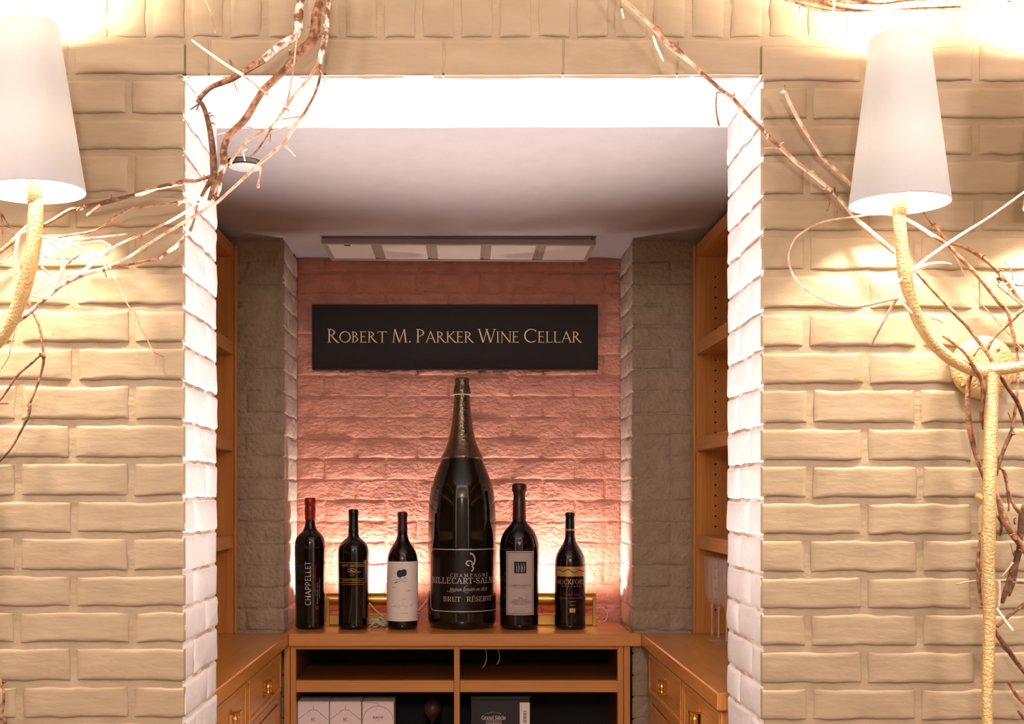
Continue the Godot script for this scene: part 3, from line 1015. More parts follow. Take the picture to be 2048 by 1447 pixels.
func build_bottles() -> void:
	var d := 3.762
	var k := d / F
	var y0 := TOP
	# 1 red wax, upright white lettering
	var b := thing("wine_bottle", "dark wine bottle with red capsule and upright white lettering, leftmost in the row", "bottle", Vector3((620.3 - VX) * k, y0, -d), "wine bottles on the worktop")
	part("glass", lathe(profile([[0, 1.5], [22, 1], [26.5, 0.8], [28.6, 4], [28.9, 14], [29.6, 80], [30.6, 145], [30.6, 163], [29.6, 174], [26.5, 183], [21, 190], [15, 196], [11.6, 203], [10, 212], [9.7, 219], [9.7, 223]], k), 48, 4), M.glass_red, b)
	part("capsule", lathe(profile([[10.2, 216.5], [10.5, 217.5], [10.7, 225], [11.0, 240], [10.7, 242], [10.7, 246], [11.2, 248], [11.2, 257], [10.2, 260.5], [7, 261], [0, 261]], k), 36, 3), M.wax_red, b)
	var R := 30.75 * k
	var mp := round_map(R, 0.0)
	part("lettering", letters("CHAPPELLET", Vector2(-0.5 * k, 92 * k), 86 * k, 11.5 * k, mp, false, false, PI / 2), M.silver_print, b)
	part("lettering", letters("CABERNET SAUVIGNON", Vector2(13.5 * k, 98 * k), 60 * k, 3.6 * k, mp, false, false, PI / 2), M.red_print, b)
	part("lettering", letters("NAPA VALLEY  2012", Vector2(18.5 * k, 72 * k), 42 * k, 3.0 * k, mp, false, false, PI / 2), M.ink_grey, b)
	part("lettering", letters("PRITCHARD HILL", Vector2(23.5 * k, 82 * k), 40 * k, 2.6 * k, mp, false, false, PI / 2), M.ink_grey, b)
	var st := new_st()
	stroke(st, arc(Vector2(17.5 * k, 44 * k), 2.6 * k, 2.6 * k, 0, 360, 20), [1.6 * k], mp)
	part("emblem", st.commit(), M.red_print, b)

	# 2 black with gold rules
	b = thing("wine_bottle", "dark wine bottle with thin gold rules and a small oval gold emblem", "bottle", Vector3((706.8 - VX) * k, y0, -d), "wine bottles on the worktop")
	part("glass", lathe(profile([[0, 1.5], [22, 1], [27.5, 0.8], [29.3, 4], [29.5, 14], [30.2, 80], [31.0, 140], [30.8, 154], [29.2, 163], [25.5, 170], [19, 176.5], [13, 181.5], [10.3, 188], [9.7, 194], [9.6, 197]], k), 48, 4), M.glass_red, b)
	part("capsule", lathe(profile([[9.9, 190], [10.2, 191], [10.0, 200], [9.8, 212], [9.7, 224], [10.0, 227], [10.1, 234], [9.4, 237], [0, 237.3]], k), 36, 3), M.foil_black, b)
	R = 31.1 * k
	mp = round_map(R)
	for q in [[132.5, 26.0, 0.9], [93.5, 26.0, 0.8], [89.5, 20.0, 0.6], [101, 24.0, 0.5]]:
		var r1 := new_st()
		var line := []
		for i in 21:
			line.append(Vector2(lerpf(-q[1], q[1], i / 20.0) * k * 1.25, q[0] * k))
		stroke(r1, line, [q[2] * k], mp)
		part("gold_rule", r1.commit(), M.gold_print, b)
	part("lettering", letters("VAPPY BROTHERS", Vector2(0, 127 * k), 50 * k, 5.0 * k, mp), M.gold_print, b)
	part("lettering", letters("M5", Vector2(13.5 * k, 114.5 * k), 8 * k, 4.0 * k, mp), M.gold_print, b)
	part("lettering", letters("2011", Vector2(0, 108.5 * k), 9 * k, 2.6 * k, mp), M.gold_print, b)
	part("lettering", letters("CABERNET SAUVIGNON", Vector2(0, 98 * k), 44 * k, 3.2 * k, mp), M.gold_print, b)
	st = new_st()
	stroke(st, arc(Vector2(-0.3 * k, 117 * k), 7.8 * k, 4.2 * k, 0, 360, 24), [0.9 * k], mp)
	stroke(st, [Vector2(-5 * k, 115.5 * k), Vector2(-2 * k, 117.6 * k), Vector2(1 * k, 116.2 * k), Vector2(5 * k, 115.8 * k)], [1.2 * k, 2.8 * k, 2.2 * k, 1.0 * k], mp)
	part("emblem", st.commit(), M.gold_print, b)

	# 3 cream label
	b = thing("wine_bottle", "dark wine bottle with a large cream label bearing a blue ink emblem", "bottle", Vector3((804.8 - VX) * k, y0, -d), "wine bottles on the worktop")
	part("glass", lathe(profile([[0, 1.5], [22, 1], [27, 0.8], [29.6, 4], [30.3, 12], [30.8, 60], [31.0, 125], [30.6, 138], [28.5, 148], [24.5, 158], [19, 167], [14, 175], [11, 183], [9.9, 192], [9.5, 196], [9.4, 200]], k), 48, 4), M.glass_red, b)
	part("capsule", lathe(profile([[9.8, 192.5], [10.0, 193.5], [9.8, 205], [9.7, 213], [9.6, 220.5], [9.9, 222.5], [9.9, 230], [9.1, 232], [0, 232.3]], k), 36, 3), M.foil_brown, b)
	R = 31.15 * k
	part("label", patch(R, -1.75, 1.75, 17 * k, 135 * k), M.paper, b)
	mp = round_map(R + 0.0005)
	st = new_st()
	stroke(st, arc(Vector2(-3.2 * k, 111 * k), 3.2 * k, 4.6 * k, 0, 360, 18), [6.4 * k], mp, 0.0003)
	stroke(st, arc(Vector2(4.4 * k, 113 * k), 3.0 * k, 4.4 * k, 0, 360, 18), [6.0 * k], mp, 0.0003)
	stroke(st, [Vector2(-9.6 * k, 110 * k), Vector2(-7 * k, 110.5 * k)], [1.6 * k, 3 * k], mp, 0.0003)
	stroke(st, [Vector2(10.2 * k, 113.4 * k), Vector2(8 * k, 113.6 * k)], [1.6 * k, 3 * k], mp, 0.0003)
	part("emblem", st.commit(), M.ink_blue, b)
	st = new_st()
	for q in [[[-11, 98.6], [-2, 101.2], [10, 102.2]], [[-15, 92.6], [-8, 95.6], [0, 98], [9, 99.2]], [[-15, 92.2], [-9, 94], [4, 95.8], [11, 96]], [[4, 103], [10, 102.8]]]:
		var pts := []
		for e in q:
			pts.append(Vector2(e[0], e[1]) * k)
		stroke(st, pts, [0.9 * k, 0.5 * k], mp, 0.0003)
	part("pen_strokes", st.commit(), M.ink, b)
	st = new_st()
	for q in [[[-24, 45.5], [-18, 46], [-10, 50], [2, 53.5], [5, 53]], [[-18, 46.2], [-12, 45.2], [-8, 46.4]], [[-4, 50], [-6, 45], [-5, 42.6]], [[5, 43.8], [9, 47], [12, 45.6]], [[-1, 47], [3, 49.2], [6, 47.6]], [[16, 46], [22, 51.5], [20, 47], [25, 50]], [[8, 40.4], [26, 42.2]]]:
		var pts := []
		for e in q:
			pts.append(Vector2(e[0], e[1]) * k)
		stroke(st, pts, [0.55 * k], mp, 0.0003)
	part("signature", st.commit(), M.ink_grey, b)
	part("lettering", letters("Napa", Vector2(-16 * k, 84 * k), 9 * k, 3.0 * k, mp, true), M.ink_grey, b)
	part("lettering", letters("Valley", Vector2(15 * k, 77 * k), 13 * k, 4.0 * k, mp, true), M.ink_grey, b)
	part("lettering", letters("2009", Vector2(5 * k, 61 * k), 9 * k, 3.4 * k, mp, true), M.ink_grey, b)
	part("lettering", letters("red wine", Vector2(6 * k, 33 * k), 14 * k, 2.6 * k, mp, true), M.ink_grey, b)

	# 4 the giant champagne bottle
	var d4 := 3.812
	var k4 := d4 / F
	b = thing("champagne_bottle", "giant dark green champagne bottle with bronze foil neck, towering over the others", "bottle", Vector3((924.0 - VX) * k4, y0, -d4), "wine bottles on the worktop")
	var squat := func(px: Array, kk: float): return profile(px.map(func(q): return [q[0], q[1] * 0.986]), kk)
	part("glass", lathe(squat.call([[0, 3], [40, 2], [58, 1], [64, 4], [67, 11], [67.8, 26], [68.2, 100], [68.2, 200], [67.2, 236], [64.6, 266], [60.5, 287], [55.5, 302], [48.5, 320], [41.5, 337], [38.5, 345]], k4), 64, 4), M.glass_green, b)
	part("foil", lathe(squat.call([[39.6, 339.5], [40.6, 340], [35.2, 355], [29.3, 371], [24.2, 391], [20.6, 412], [18.4, 432], [16.6, 450], [15.7, 464], [15.5, 469], [17.3, 470.4], [17.6, 474], [16.8, 481], [14.6, 488], [14.0, 494], [14.6, 499], [13.8, 502.5], [11, 504], [0, 504.3]], k4), 48, 4), M.foil_bronze, b)
	part("wire_ring", lathe(squat.call([[15.6, 469.2], [17.2, 468.8], [17.7, 470.2], [17.2, 471.6], [15.6, 471.4]], k4), 36, 1), M.metal_white, b)
	mp = round_map(20.5 * k4, 0.18)
	var fl := func(p: Vector2, lift: float):         # lettering pressed into the foil follows its taper
		var yy := p.y / k4
		var rr := lerpf(16.4, 24.5, clampf((455.0 - yy) / 65.0, 0.0, 1.0)) * k4
		var a := p.x / rr + 0.3
		return Vector3((rr + lift + 0.0006) * sin(a), p.y, (rr + lift + 0.0006) * cos(a))
	part("foil_lettering", letters("BILLECART-SALMON", Vector2(0, 421 * k4), 72 * k4, 6.5 * k4, fl, true, true, -PI / 2), M.foil_black, b)
	R = 68.3 * k4
	var tw := 0.22
	var lab := part("label", patch(R, tw - 1.40, tw + 1.40, 32 * k4, 161 * k4), M.label_black, b)
	mp = round_map(R + 0.0006, tw)
	st = new_st()
	var bw := 1.34 * R
	var cr := 11.0 * k4
	var ring := []
	for q in [[bw - cr, 157 * k4 - cr, 0], [-bw + cr, 157 * k4 - cr, 90], [-bw + cr, 36.5 * k4 + cr, 180], [bw - cr, 36.5 * k4 + cr, 270]]:
		ring.append_array(arc(Vector2(q[0], q[1]), cr, cr, q[2], q[2] + 90, 6))
		if q[2] == 0 or q[2] == 180:
			var sgn := 1.0 if q[2] == 0 else -1.0
			for i in range(1, 24):
				ring.append(Vector2(lerpf(bw - cr, -bw + cr, i / 24.0) * sgn, q[1] + cr * sgn))
	ring.append(ring[0])
	stroke(st, ring, [1.8 * k4], mp)
	part("border", st.commit(), M.silver_print, lab)
	st = new_st()
	var e0 := Vector2(-1.0 * k4, 0)
	stroke(st, arc(e0 + Vector2(2.5, 137.0) * k4, 9.0 * k4, 12.0 * k4, 95, -62, 18), [2.6 * k4, 3.4 * k4, 3.4 * k4, 2.6 * k4, 2.2 * k4] if false else [3.2 * k4], mp)
	stroke(st, arc(e0 + Vector2(0.2, 130.5) * k4, 5.8 * k4, 4.6 * k4, -35, 275, 18), [2.6 * k4], mp)
	stroke(st, arc(e0 + Vector2(3.0, 120.3) * k4, 5.4 * k4, 5.4 * k4, 62, -80, 12), [3.4 * k4, 2.4 * k4], mp)
	part("emblem", st.commit(), M.silver_print, lab)
	part("lettering", letters("C H A M P A G N E", Vector2(2 * k4, 107 * k4), 80 * k4, 6.5 * k4, mp), M.silver_print, lab)
	part("lettering", letters("BILLECART-SALMON", Vector2(0 * k4, 96.5 * k4), 168 * k4, 11.5 * k4, mp), M.silver_print, lab)
	part("lettering", letters("BRUT   RÉSERVE", Vector2(0.5 * k4, 62 * k4), 108 * k4, 12 * k4, mp), M.silver_print, lab)
	st = new_st()
	var slant := func(p: Vector2, lift: float): return mp.call(Vector2(p.x + 0.45 * (p.y - 79.5 * k4), p.y), lift)
	part("script", letters("Maison Fondée en 1818", Vector2(0, 79.5 * k4), 78 * k4, 6.5 * k4, slant), M.silver_print, lab)
	stroke(st, arc(Vector2(-36, 77) * k4, 9 * k4, 2.6 * k4, 180, 350, 14), [0.6 * k4], mp)
	stroke(st, arc(Vector2(-6, 79.5) * k4, 5 * k4, 7 * k4, 60, 320, 16), [0.6 * k4], mp)
	part("flourish", st.commit(), M.silver_print, lab)

	# 5 grey label
	b = thing("wine_bottle", "tall dark wine bottle with narrow grey label, just right of the giant bottle", "bottle", Vector3((1038.6 - VX) * k, y0, -d), "wine bottles on the worktop")
	part("glass", lathe(profile([[0, 2], [28, 1], [34, 0.8], [37, 5], [37.6, 16], [38.4, 80], [39.4, 140], [39.4, 158], [38.2, 172], [35, 184], [29.5, 195], [22, 204], [16, 211], [13.4, 216], [12.6, 221], [12.4, 225]], k), 48, 4), M.glass_red, b)
	part("capsule", lathe(profile([[13.2, 216], [13.4, 217], [13.1, 230], [12.9, 250], [12.8, 272], [14.3, 275], [14.6, 281], [14.0, 287], [12, 289], [0, 289.5]], k), 36, 3), M.foil_brown, b)
	R = 39.5 * k
	part("label", patch(R, -0.76, 0.76, 30 * k, 156 * k), M.paper_grey, b)
	mp = round_map(R + 0.0005)
	st = new_st()
	var rect := []
	for q in [[-1, 33, 1, 33], [1, 33, 1, 153], [1, 153, -1, 153], [-1, 153, -1, 33]]:
		for i in 12:
			rect.append(Vector2(lerpf(q[0], q[2], i / 12.0) * 27.6, lerpf(q[1], q[3], i / 12.0)) * k)
	rect.append(rect[0])
	stroke(st, rect, [0.9 * k], mp, 0.0003)
	part("border", st.commit(), M.ink, b)
	st = new_st()
	stroke(st, range(13).map(func(i): return Vector2(-12.2 + 24.4 * i / 12.0, 124) * k), [23 * k], mp, 0.0003)
	part("picture", st.commit(), M.ink, b)
	st = new_st()
	for q in [[-8, 2.4], [-3.5, 4.2], [2.5, 5.0], [7.5, 3.0]]:
		stroke(st, [Vector2(q[0], 114.5) * k, Vector2(q[0] + 1.0, 124) * k, Vector2(q[0] - 0.6, 133) * k], [q[1] * 0.5 * k, q[1] * 0.7 * k, 0.6 * k], mp, 0.0006)
	part("picture_tree", st.commit(), M.ink_grey, b)
	part("lettering", letters("CLARK CLAUDON", Vector2(0, 88.5 * k), 45 * k, 4.2 * k, mp), M.ink, b)
	part("lettering", letters("V I N E Y A R D S", Vector2(0, 83.5 * k), 27 * k, 2.0 * k, mp), M.ink, b)
	part("lettering", letters("2008", Vector2(0, 64 * k), 9 * k, 2.4 * k, mp), M.ink, b)
	part("lettering", letters("ESTATE GROWN", Vector2(0, 60 * k), 27 * k, 2.4 * k, mp), M.ink, b)
	part("lettering", letters("CABERNET SAUVIGNON", Vector2(0, 56 * k), 43 * k, 2.6 * k, mp), M.ink, b)
	part("lettering", letters("NAPA VALLEY", Vector2(0, 52 * k), 28 * k, 2.4 * k, mp), M.ink, b)
	part("lettering", letters("ALC 14.7% BY VOL", Vector2(0, 38.5 * k), 24 * k, 1.9 * k, mp), M.ink, b)

	# 6 gold band
	b = thing("wine_bottle", "dark wine bottle with a gold band of wavy hills, furthest right in the row", "bottle", Vector3((1140.0 - VX) * k, y0, -d), "wine bottles on the worktop")
	part("glass", lathe(profile([[0, 1.5], [23, 1], [28, 0.8], [30.2, 4], [30.5, 14], [30.8, 80], [31.0, 122], [30.4, 134], [28, 145], [24, 154], [18.5, 163], [13.5, 171], [10.6, 180], [9.5, 190], [9.1, 194], [9.0, 197]], k), 48, 4), M.glass_red, b)
	part("capsule", lathe(profile([[9.5, 188.5], [9.7, 189.5], [9.5, 200], [9.3, 212], [9.2, 224], [9.7, 225.5], [9.7, 229.5], [8.9, 231], [0, 231.3]], k), 36, 3), M.foil_black, b)
	R = 31.15 * k
	part("gold_band", patch(R, -1.06, 1.02, 105.5 * k, 125 * k), M.gold_print, b)
	part("neck_band", patch(9.55 * k, -2.8, 2.8, 193 * k, 199 * k), M.gold_print, b)
	mp = round_map(R + 0.0005)
	st = new_st()
	var hill := []
	for i in 41:
		var u := i / 40.0
		hill.append(Vector2(lerpf(-31, 31, u), 116.5 + 2.4 * sin(u * 17.0 + 0.9) + 1.2 * sin(u * 7.0)) * k)
	stroke(st, hill, [1.3 * k], mp, 0.0003)
	part("hill_line", st.commit(), M.ink, b)
	mp = round_map(R)
	part("lettering", letters("ROCKFORD", Vector2(0, 95 * k), 62 * k, 9 * k, mp), M.gold_print, b)
	part("lettering", letters("B A R O S S A", Vector2(0, 86.5 * k), 40 * k, 2.6 * k, mp), M.ink_grey, b)
	part("lettering", letters("Basket Press", Vector2(2 * k, 70.5 * k), 34 * k, 5.0 * k, mp), M.red_print, b)
	part("lettering", letters("LOCALLY GROWN AND MADE IN THE REGION", Vector2(0, 63 * k), 50 * k, 1.5 * k, mp, false), M.ink_grey, b)
	part("lettering", letters("SHIRAZ", Vector2(2 * k, 56 * k), 15 * k, 1.9 * k, mp, false), M.gold_print, b)
	part("lettering", letters("2011", Vector2(2 * k, 49 * k), 10 * k, 2.0 * k, mp, false), M.gold_print, b)
	part("gold_square", patch(R, -0.12, 0.26, 34.5 * k, 43 * k), M.gold_print, b)


# ---------------------------------------------------------------- things round the bottles
func build_small() -> void:
	# two brass picture lights that stand on the worktop and wash the wall
	var n := 0
	for q in [[741.0, 0.278, "left", "second and third"], [1100.0, 0.288, "right", "giant bottle and the right end of the row"]]:
		var dd := 3.846
		var x: float = (q[0] - VX) * dd / F
		var pl := thing("picture_light", "brass picture light lying behind the bottles, " + ("glowing beside the cream label bottle" if n == 0 else "end bracket seen at far right of the row"), "lamp", Vector3(x, TOP, -dd), "brass lights behind the bottles")
		var L: float = q[1]
		var r := 0.023
		var cy := 0.083
		var shade := done(grid(15, 2, func(i, j):
			var a := lerpf(deg_to_rad(30), deg_to_rad(288), i / 14.0)
			return Vector3((j - 0.5) * L, cy + r * cos(a), r * sin(a))))
		var inner := done(grid(15, 2, func(i, j):
			var a := lerpf(deg_to_rad(288), deg_to_rad(30), i / 14.0)
			return Vector3((j - 0.5) * L, cy + (r - 0.0012) * cos(a), (r - 0.0012) * sin(a))))
		var both := new_st()
		both.append_from(shade, 0, Transform3D())
		both.append_from(inner, 0, Transform3D())
		part("reflector", both.commit(), M.brass, pl)
		for s in [-1.0, 1.0]:
			part("end_cap", lathe([Vector2(0, 0), Vector2(r + 0.001, 0.0), Vector2(r + 0.001, 0.002), Vector2(0, 0.002)], 24, 1), M.brass, pl, Transform3D(Basis(Vector3(0, 0, 1), -PI / 2), Vector3(s * L / 2 - 0.001, cy, 0)))
			part("bracket", box(Vector3(s * (L / 2 - 0.006), 0.045, 0.026), Vector3(0.012, 0.088, 0.005), 0.001), M.brass, pl)
		part("base_bar", box(Vector3(0, 0.02, 0.012), Vector3(L, 0.034, 0.026), 0.003), M.brass, pl)
		part("base_plate", box(Vector3(0, 0.0015, 0.012), Vector3(L + 0.012, 0.003, 0.038), 0.001), M.brass, pl)
		var stg := new_st()
		var lamp_tube := lathe([Vector2(0, -0.03), Vector2(0.006, -0.029), Vector2(0.007, -0.02), Vector2(0.007, 0.02), Vector2(0.006, 0.029), Vector2(0, 0.03)], 16, 1)
		part("bulb", lamp_tube, glow(Color(1.0, 0.90, 0.80), 6.0), pl, Transform3D(Basis(Vector3(0, 0, 1), PI / 2), Vector3(0, cy, -0.001)))
		for s in [-0.5, 0.5]:
			omni(pl, Vector3(s * 0.03, cy, -0.001), Color(1.0, 0.93, 0.90), LAMP_E, 0.006)
		n += 1
	# cords
	var cd := thing("power_cord", "pale cord looping out at the right end of the brass light", "cord")
	part("cord", done(tube([at(1192, 1216, 3.86), at(1203, 1214, 3.85), at(1213, 1222, 3.84), at(1214, 1234, 3.84), at(1206, 1243, 3.84), at(1192, 1241, 3.855)], [0.0016, 0.0016, 0.0016, 0.0016, 0.0016, 0.0016], 6, 0.0, 0.004)), M.cord, cd)
	part("cord", done(tube([at(1212, 1219, 3.84), at(1226, 1215, 3.9), at(1240, 1210, 3.93)], [0.0012, 0.0012, 0.0012], 6, 0.0, 0.006)), M.cord, cd)
	part("plug", lathe([Vector2(0, 0), Vector2(0.003, 0), Vector2(0.0035, 0.006), Vector2(0.002, 0.012), Vector2(0, 0.012)], 10, 1), M.cord, cd, Transform3D(Basis(Vector3(0, 0, 1), 1.2), at(1196, 1236, 3.852)))
	var bd := thing("cord_bundle", "coiled bundle of pale cord lying between the second and third bottles", "cord")
	for i in 13:
		var yy := 0.006 + 0.0022 * (i % 7) + 0.012 * absf(sin(i * 1.7))
		var c := at(755.5 + 2.0 * sin(i * 2.1), 1238, 3.785)
		var pts := []
		var rr := []
		for s in 7:
			var u := s / 6.0 - 0.5
			pts.append(Vector3(c.x + u * (0.046 + 0.008 * sin(i * 1.3)), TOP + maxf(0.0025, yy * (1.0 - 1.6 * u * u) + 0.004 * sin(u * 9.0 + i)), c.z + 0.009 * sin(i * 0.9) + 0.007 * cos(u * 5.0 + i * 0.7)))
			rr.append(0.0016)
		part("loop", done(tube(pts, rr, 6, 0.0, 0.006)), M.cord, bd)
	part("loop", done(tube([at(738, 1205, 3.80), at(746, 1214, 3.80), at(756, 1224, 3.81), at(768, 1232, 3.81)], [0.0022, 0.0022, 0.002, 0.002], 6, 0.0, 0.005)), M.cord, bd)
	var c2 := thing("power_cord", "thin pale cord rising beside the left flank of the giant bottle", "cord")
	part("cord", done(tube([at(830, 1226, 3.89), at(838, 1218, 3.9), at(848, 1207, 3.91), at(856, 1196, 3.92)], [0.0017, 0.0017, 0.0017, 0.0017], 6, 0.0, 0.005)), M.cord, c2)
	var c3 := thing("power_cord", "two dim cord loops hanging in the upper right compartment of the bookcase", "cord")
	part("cord", done(tube([at(971, 1296, 3.8), at(973, 1312, 3.8), at(971, 1325, 3.8), at(965, 1335, 3.8)], [0.0018, 0.0018, 0.0018, 0.0016], 6, 0.0, 0.005)), M.cord, c3)
	part("cord", done(tube([at(996, 1296, 3.8), at(999, 1310, 3.8), at(998, 1320, 3.8), at(994, 1328, 3.8)], [0.0018, 0.0018, 0.0018, 0.0016], 6, 0.0, 0.005)), M.cord, c3)
	# pale gift cartons
	var dk := 3.668
	var kk := dk / F
	for i in 3:
		var px: float = [626.5, 691.0, 756.0][i]
		var lab: String = ["leftmost pale pink bottle carton with an arched line and small monogram", "middle pale pink bottle carton with an arched line and small monogram", "rightmost pale pink bottle carton with a tall arch and a short printed word"][i]
		var w := 63.0 * kk
		var top := EYE - (1403.0 - VY) * kk
		var ct := thing("gift_carton", lab, "box", Vector3((px - VX) * kk, 0.37, -dk), "pale cartons in the lower compartment")
		var h := top - 0.37
		part("body", span(Vector3(-w / 2, 0, -0.10), Vector3(w / 2, h, 0), 0.0015), M.carton, ct)
		part("lid_flap", span(Vector3(-w / 2 + 0.001, h, -0.098), Vector3(w / 2 - 0.001, h + 0.0012, -0.002), 0.0004), M.carton, ct)
		var mp := flat_map(Vector3(0, h, 0.0002))
		var st := new_st()
		if i < 2:
			stroke(st, [Vector2(-30, -35) * kk, Vector2(-8, -17.5) * kk, Vector2(-4, -15.6) * kk, Vector2(0, -15.2) * kk, Vector2(4, -15.6) * kk, Vector2(8, -17.5) * kk, Vector2(30, -36) * kk], [0.7 * kk], mp, 0.0003)
			stroke(st, [Vector2(0, -6) * kk, Vector2(0, -14.6) * kk], [0.6 * kk], mp, 0.0003)
			part("printed_line", st.commit(), M.carton_line, ct)
			part("lettering", letters("KC", Vector2(0, -35) * kk, 8 * kk, 6 * kk, mp, false, true), M.carton_line, ct)
		else:
			stroke(st, arc(Vector2(0, -37) * kk, 30 * kk, 29 * kk, 178, 2, 22), [0.7 * kk], mp, 0.0003)
			stroke(st, [Vector2(-26, -1.2) * kk, Vector2(0, -2.2) * kk, Vector2(1.5, -7) * kk], [0.7 * kk], mp, 0.0003)
			part("printed_line", st.commit(), M.carton_line, ct)
			part("lettering", letters("KACH", Vector2(0, -31) * kk, 20 * kk, 4.4 * kk, mp, false, true), M.carton_line, ct)
			st = new_st()
			stroke(st, [Vector2(-2.4, -36.5) * kk, Vector2(2.4, -36.5) * kk], [0.6 * kk], mp, 0.0003)
			part("printed_line", st.commit(), M.carton_line, ct)
	# black champagne box
	var bb := thing("champagne_box", "black champagne box with grey serif lettering and a white barcode sticker", "box", Vector3((1000.5 - VX) * kk, 0.37, -dk))
	var bw := 118.0 * kk
	var bh := EYE - (1395.0 - VY) * kk - 0.37
	part("body", span(Vector3(-bw / 2, 0, -0.18), Vector3(bw / 2, bh - 0.004, 0), 0.002), M.black_card, bb)
	part("lid", span(Vector3(-bw / 2 - 0.002, bh - 0.005, -0.182), Vector3(bw / 2 + 0.002, bh + 0.006, 0.0025), 0.002), M.black_card, bb)
	part("sticker", box(Vector3(49 * kk, bh - 40 * kk, 0.0005), Vector3(20 * kk, 62 * kk, 0.0012), 0.0003), M.paper, bb)
	var mb := flat_map(Vector3(0, bh, 0.0003))
	var arch := func(p: Vector2, lift: float): return Vector3(p.x - 14 * kk, bh + p.y - 0.0055 * pow(p.x / (16 * kk), 2), 0.0003 + lift)
	part("lettering", letters("C H A M P A G N E", Vector2(0, -28.5 * kk), 33 * kk, 2.4 * kk, arch, false), M.paper_grey, bb)
	part("lettering", letters("Grand Siècle", Vector2(-13 * kk, -39 * kk), 48 * kk, 8.2 * kk, mb), M.paper, bb)
	var cr := new_st()
	for y in [-45.5, -51.0]:
		stroke(cr, [Vector2(-28, y) * kk, Vector2(-13, y + 0.8) * kk, Vector2(2, y) * kk], [0.9 * kk], mb, 0.0003)
	for x in [-28, -13, 2]:
		stroke(cr, [Vector2(x, -45.5) * kk, Vector2(x, -57) * kk], [0.8 * kk], mb, 0.0003)
	part("crest", cr.commit(), M.paper_grey, bb)
	part("lettering", letters("LAURENT-PERRIER", Vector2(-13 * kk, -48.3 * kk), 26 * kk, 2.6 * kk, mb), M.paper_grey, bb)
	var mk := flat_map(Vector3(0, bh, 0.0013))
	var bars := new_st()
	for i in 11:
		stroke(bars, [Vector2(46, -26 - i * 2.4) * kk, Vector2(52.5, -26 - i * 2.4) * kk], [(1.3 if i % 3 != 1 else 0.7) * kk], mk, 0.0002)
	part("barcode", bars.commit(), M.ink, bb)
	part("lettering", letters("0 20 54 18", Vector2(42.3 * kk, -21 * kk), 15 * kk, 1.4 * kk, mk, false, false, -PI / 2), M.ink, bb)
	# dark round stopper of a decanter in the shadow of the compartment
	var dc := thing("decanter", "dim dark decanter with a round brown stopper in the shaded compartment", "decanter", Vector3((865.0 - VX) * 3.74 / F, 0.37, -3.74))
	var ks := 3.74 / F
	var ty := EYE - (1440.0 - VY) * ks - 0.37
	part("body", lathe([Vector2(0, 0), Vector2(0.04, 0), Vector2(0.055, 0.012), Vector2(0.06, 0.06), Vector2(0.05, 0.12), Vector2(0.026, ty * 0.62), Vector2(0.012, ty * 0.8), Vector2(0.0105, ty - 0.004), Vector2(0.014, ty), Vector2(0, ty)], 32, 4), M.crystal_dark, dc)
	part("stopper", lathe([Vector2(0, ty - 0.01), Vector2(0.008, ty - 0.004), Vector2(0.011, ty + 0.006), Vector2(0.022, ty + 0.018), Vector2(0.0285, ty + 0.034), Vector2(0.024, ty + 0.052), Vector2(0.013, ty + 0.062), Vector2(0, ty + 0.066)], 28, 3), M.stopper, dc)
	# flutes on the right worktop
	var spots := [[0.714, 3.505], [0.717, 3.425], [0.722, 3.345], [0.785, 3.465], [0.79, 3.385]]
	for i in spots.size():
		var lab: String = ["clear champagne flute nearest the pier on the right worktop", "clear champagne flute second from the pier, beside the doorway edge", "clear champagne flute mostly hidden by the white doorway reveal", "clear champagne flute in the back row close to the pier", "clear champagne flute in the back row behind the doorway reveal"][i]
		var g := thing("champagne_flute", lab, "glass", Vector3(spots[i][0], TOP + 0.0005, -spots[i][1]), "flutes on the right worktop")
		part("foot", lathe([Vector2(0, 0), Vector2(0.029, 0), Vector2(0.0295, 0.0012), Vector2(0.02, 0.0025), Vector2(0.006, 0.005), Vector2(0.0028, 0.010)], 28, 3), M.crystal, g)
		part("stem", lathe([Vector2(0.0029, 0.0095), Vector2(0.0024, 0.03), Vector2(0.0024, 0.07), Vector2(0.0032, 0.088), Vector2(0.0055, 0.098)], 16, 3), M.glass_stem, g)
		part("bowl", lathe([Vector2(0.0, 0.096), Vector2(0.006, 0.0975), Vector2(0.014, 0.112), Vector2(0.0205, 0.140), Vector2(0.0235, 0.175), Vector2(0.0235, 0.205), Vector2(0.0215, 0.236), Vector2(0.0205, 0.236), Vector2(0.0225, 0.205), Vector2(0.0225, 0.175), Vector2(0.0195, 0.140), Vector2(0.013, 0.114), Vector2(0.0, 0.1005)], 28, 3), M.crystal, g)


# ---------------------------------------------------------------- sconces
# q: flat list of pixel x, y pairs; widths in pixels at the two ends (or several); depth at the two ends
func limb(called: String, q: Array, w: Array, d: Array, material: Material, o: Node3D, rough := 0.25, sides := 7) -> MeshInstance3D:
	var pts := []
	var rr := []
	var n := q.size() / 2
	for i in n:
		var t := float(i) / maxi(n - 1, 1)
		var dd := _along(d, t)
		pts.append(at(q[2 * i], q[2 * i + 1], dd) - o.position)
		rr.append(_along(w, t) * 0.5 * dd / F)
	return part(called, done(tube(pts, rr, sides, rough, 0.007)), material, o)


func _along(v: Array, t: float) -> float:
	var x := t * (v.size() - 1)
	var i := mini(int(x), v.size() - 2)
	if v.size() == 1:
		return v[0]
	return lerpf(v[i], v[i + 1], x - i)


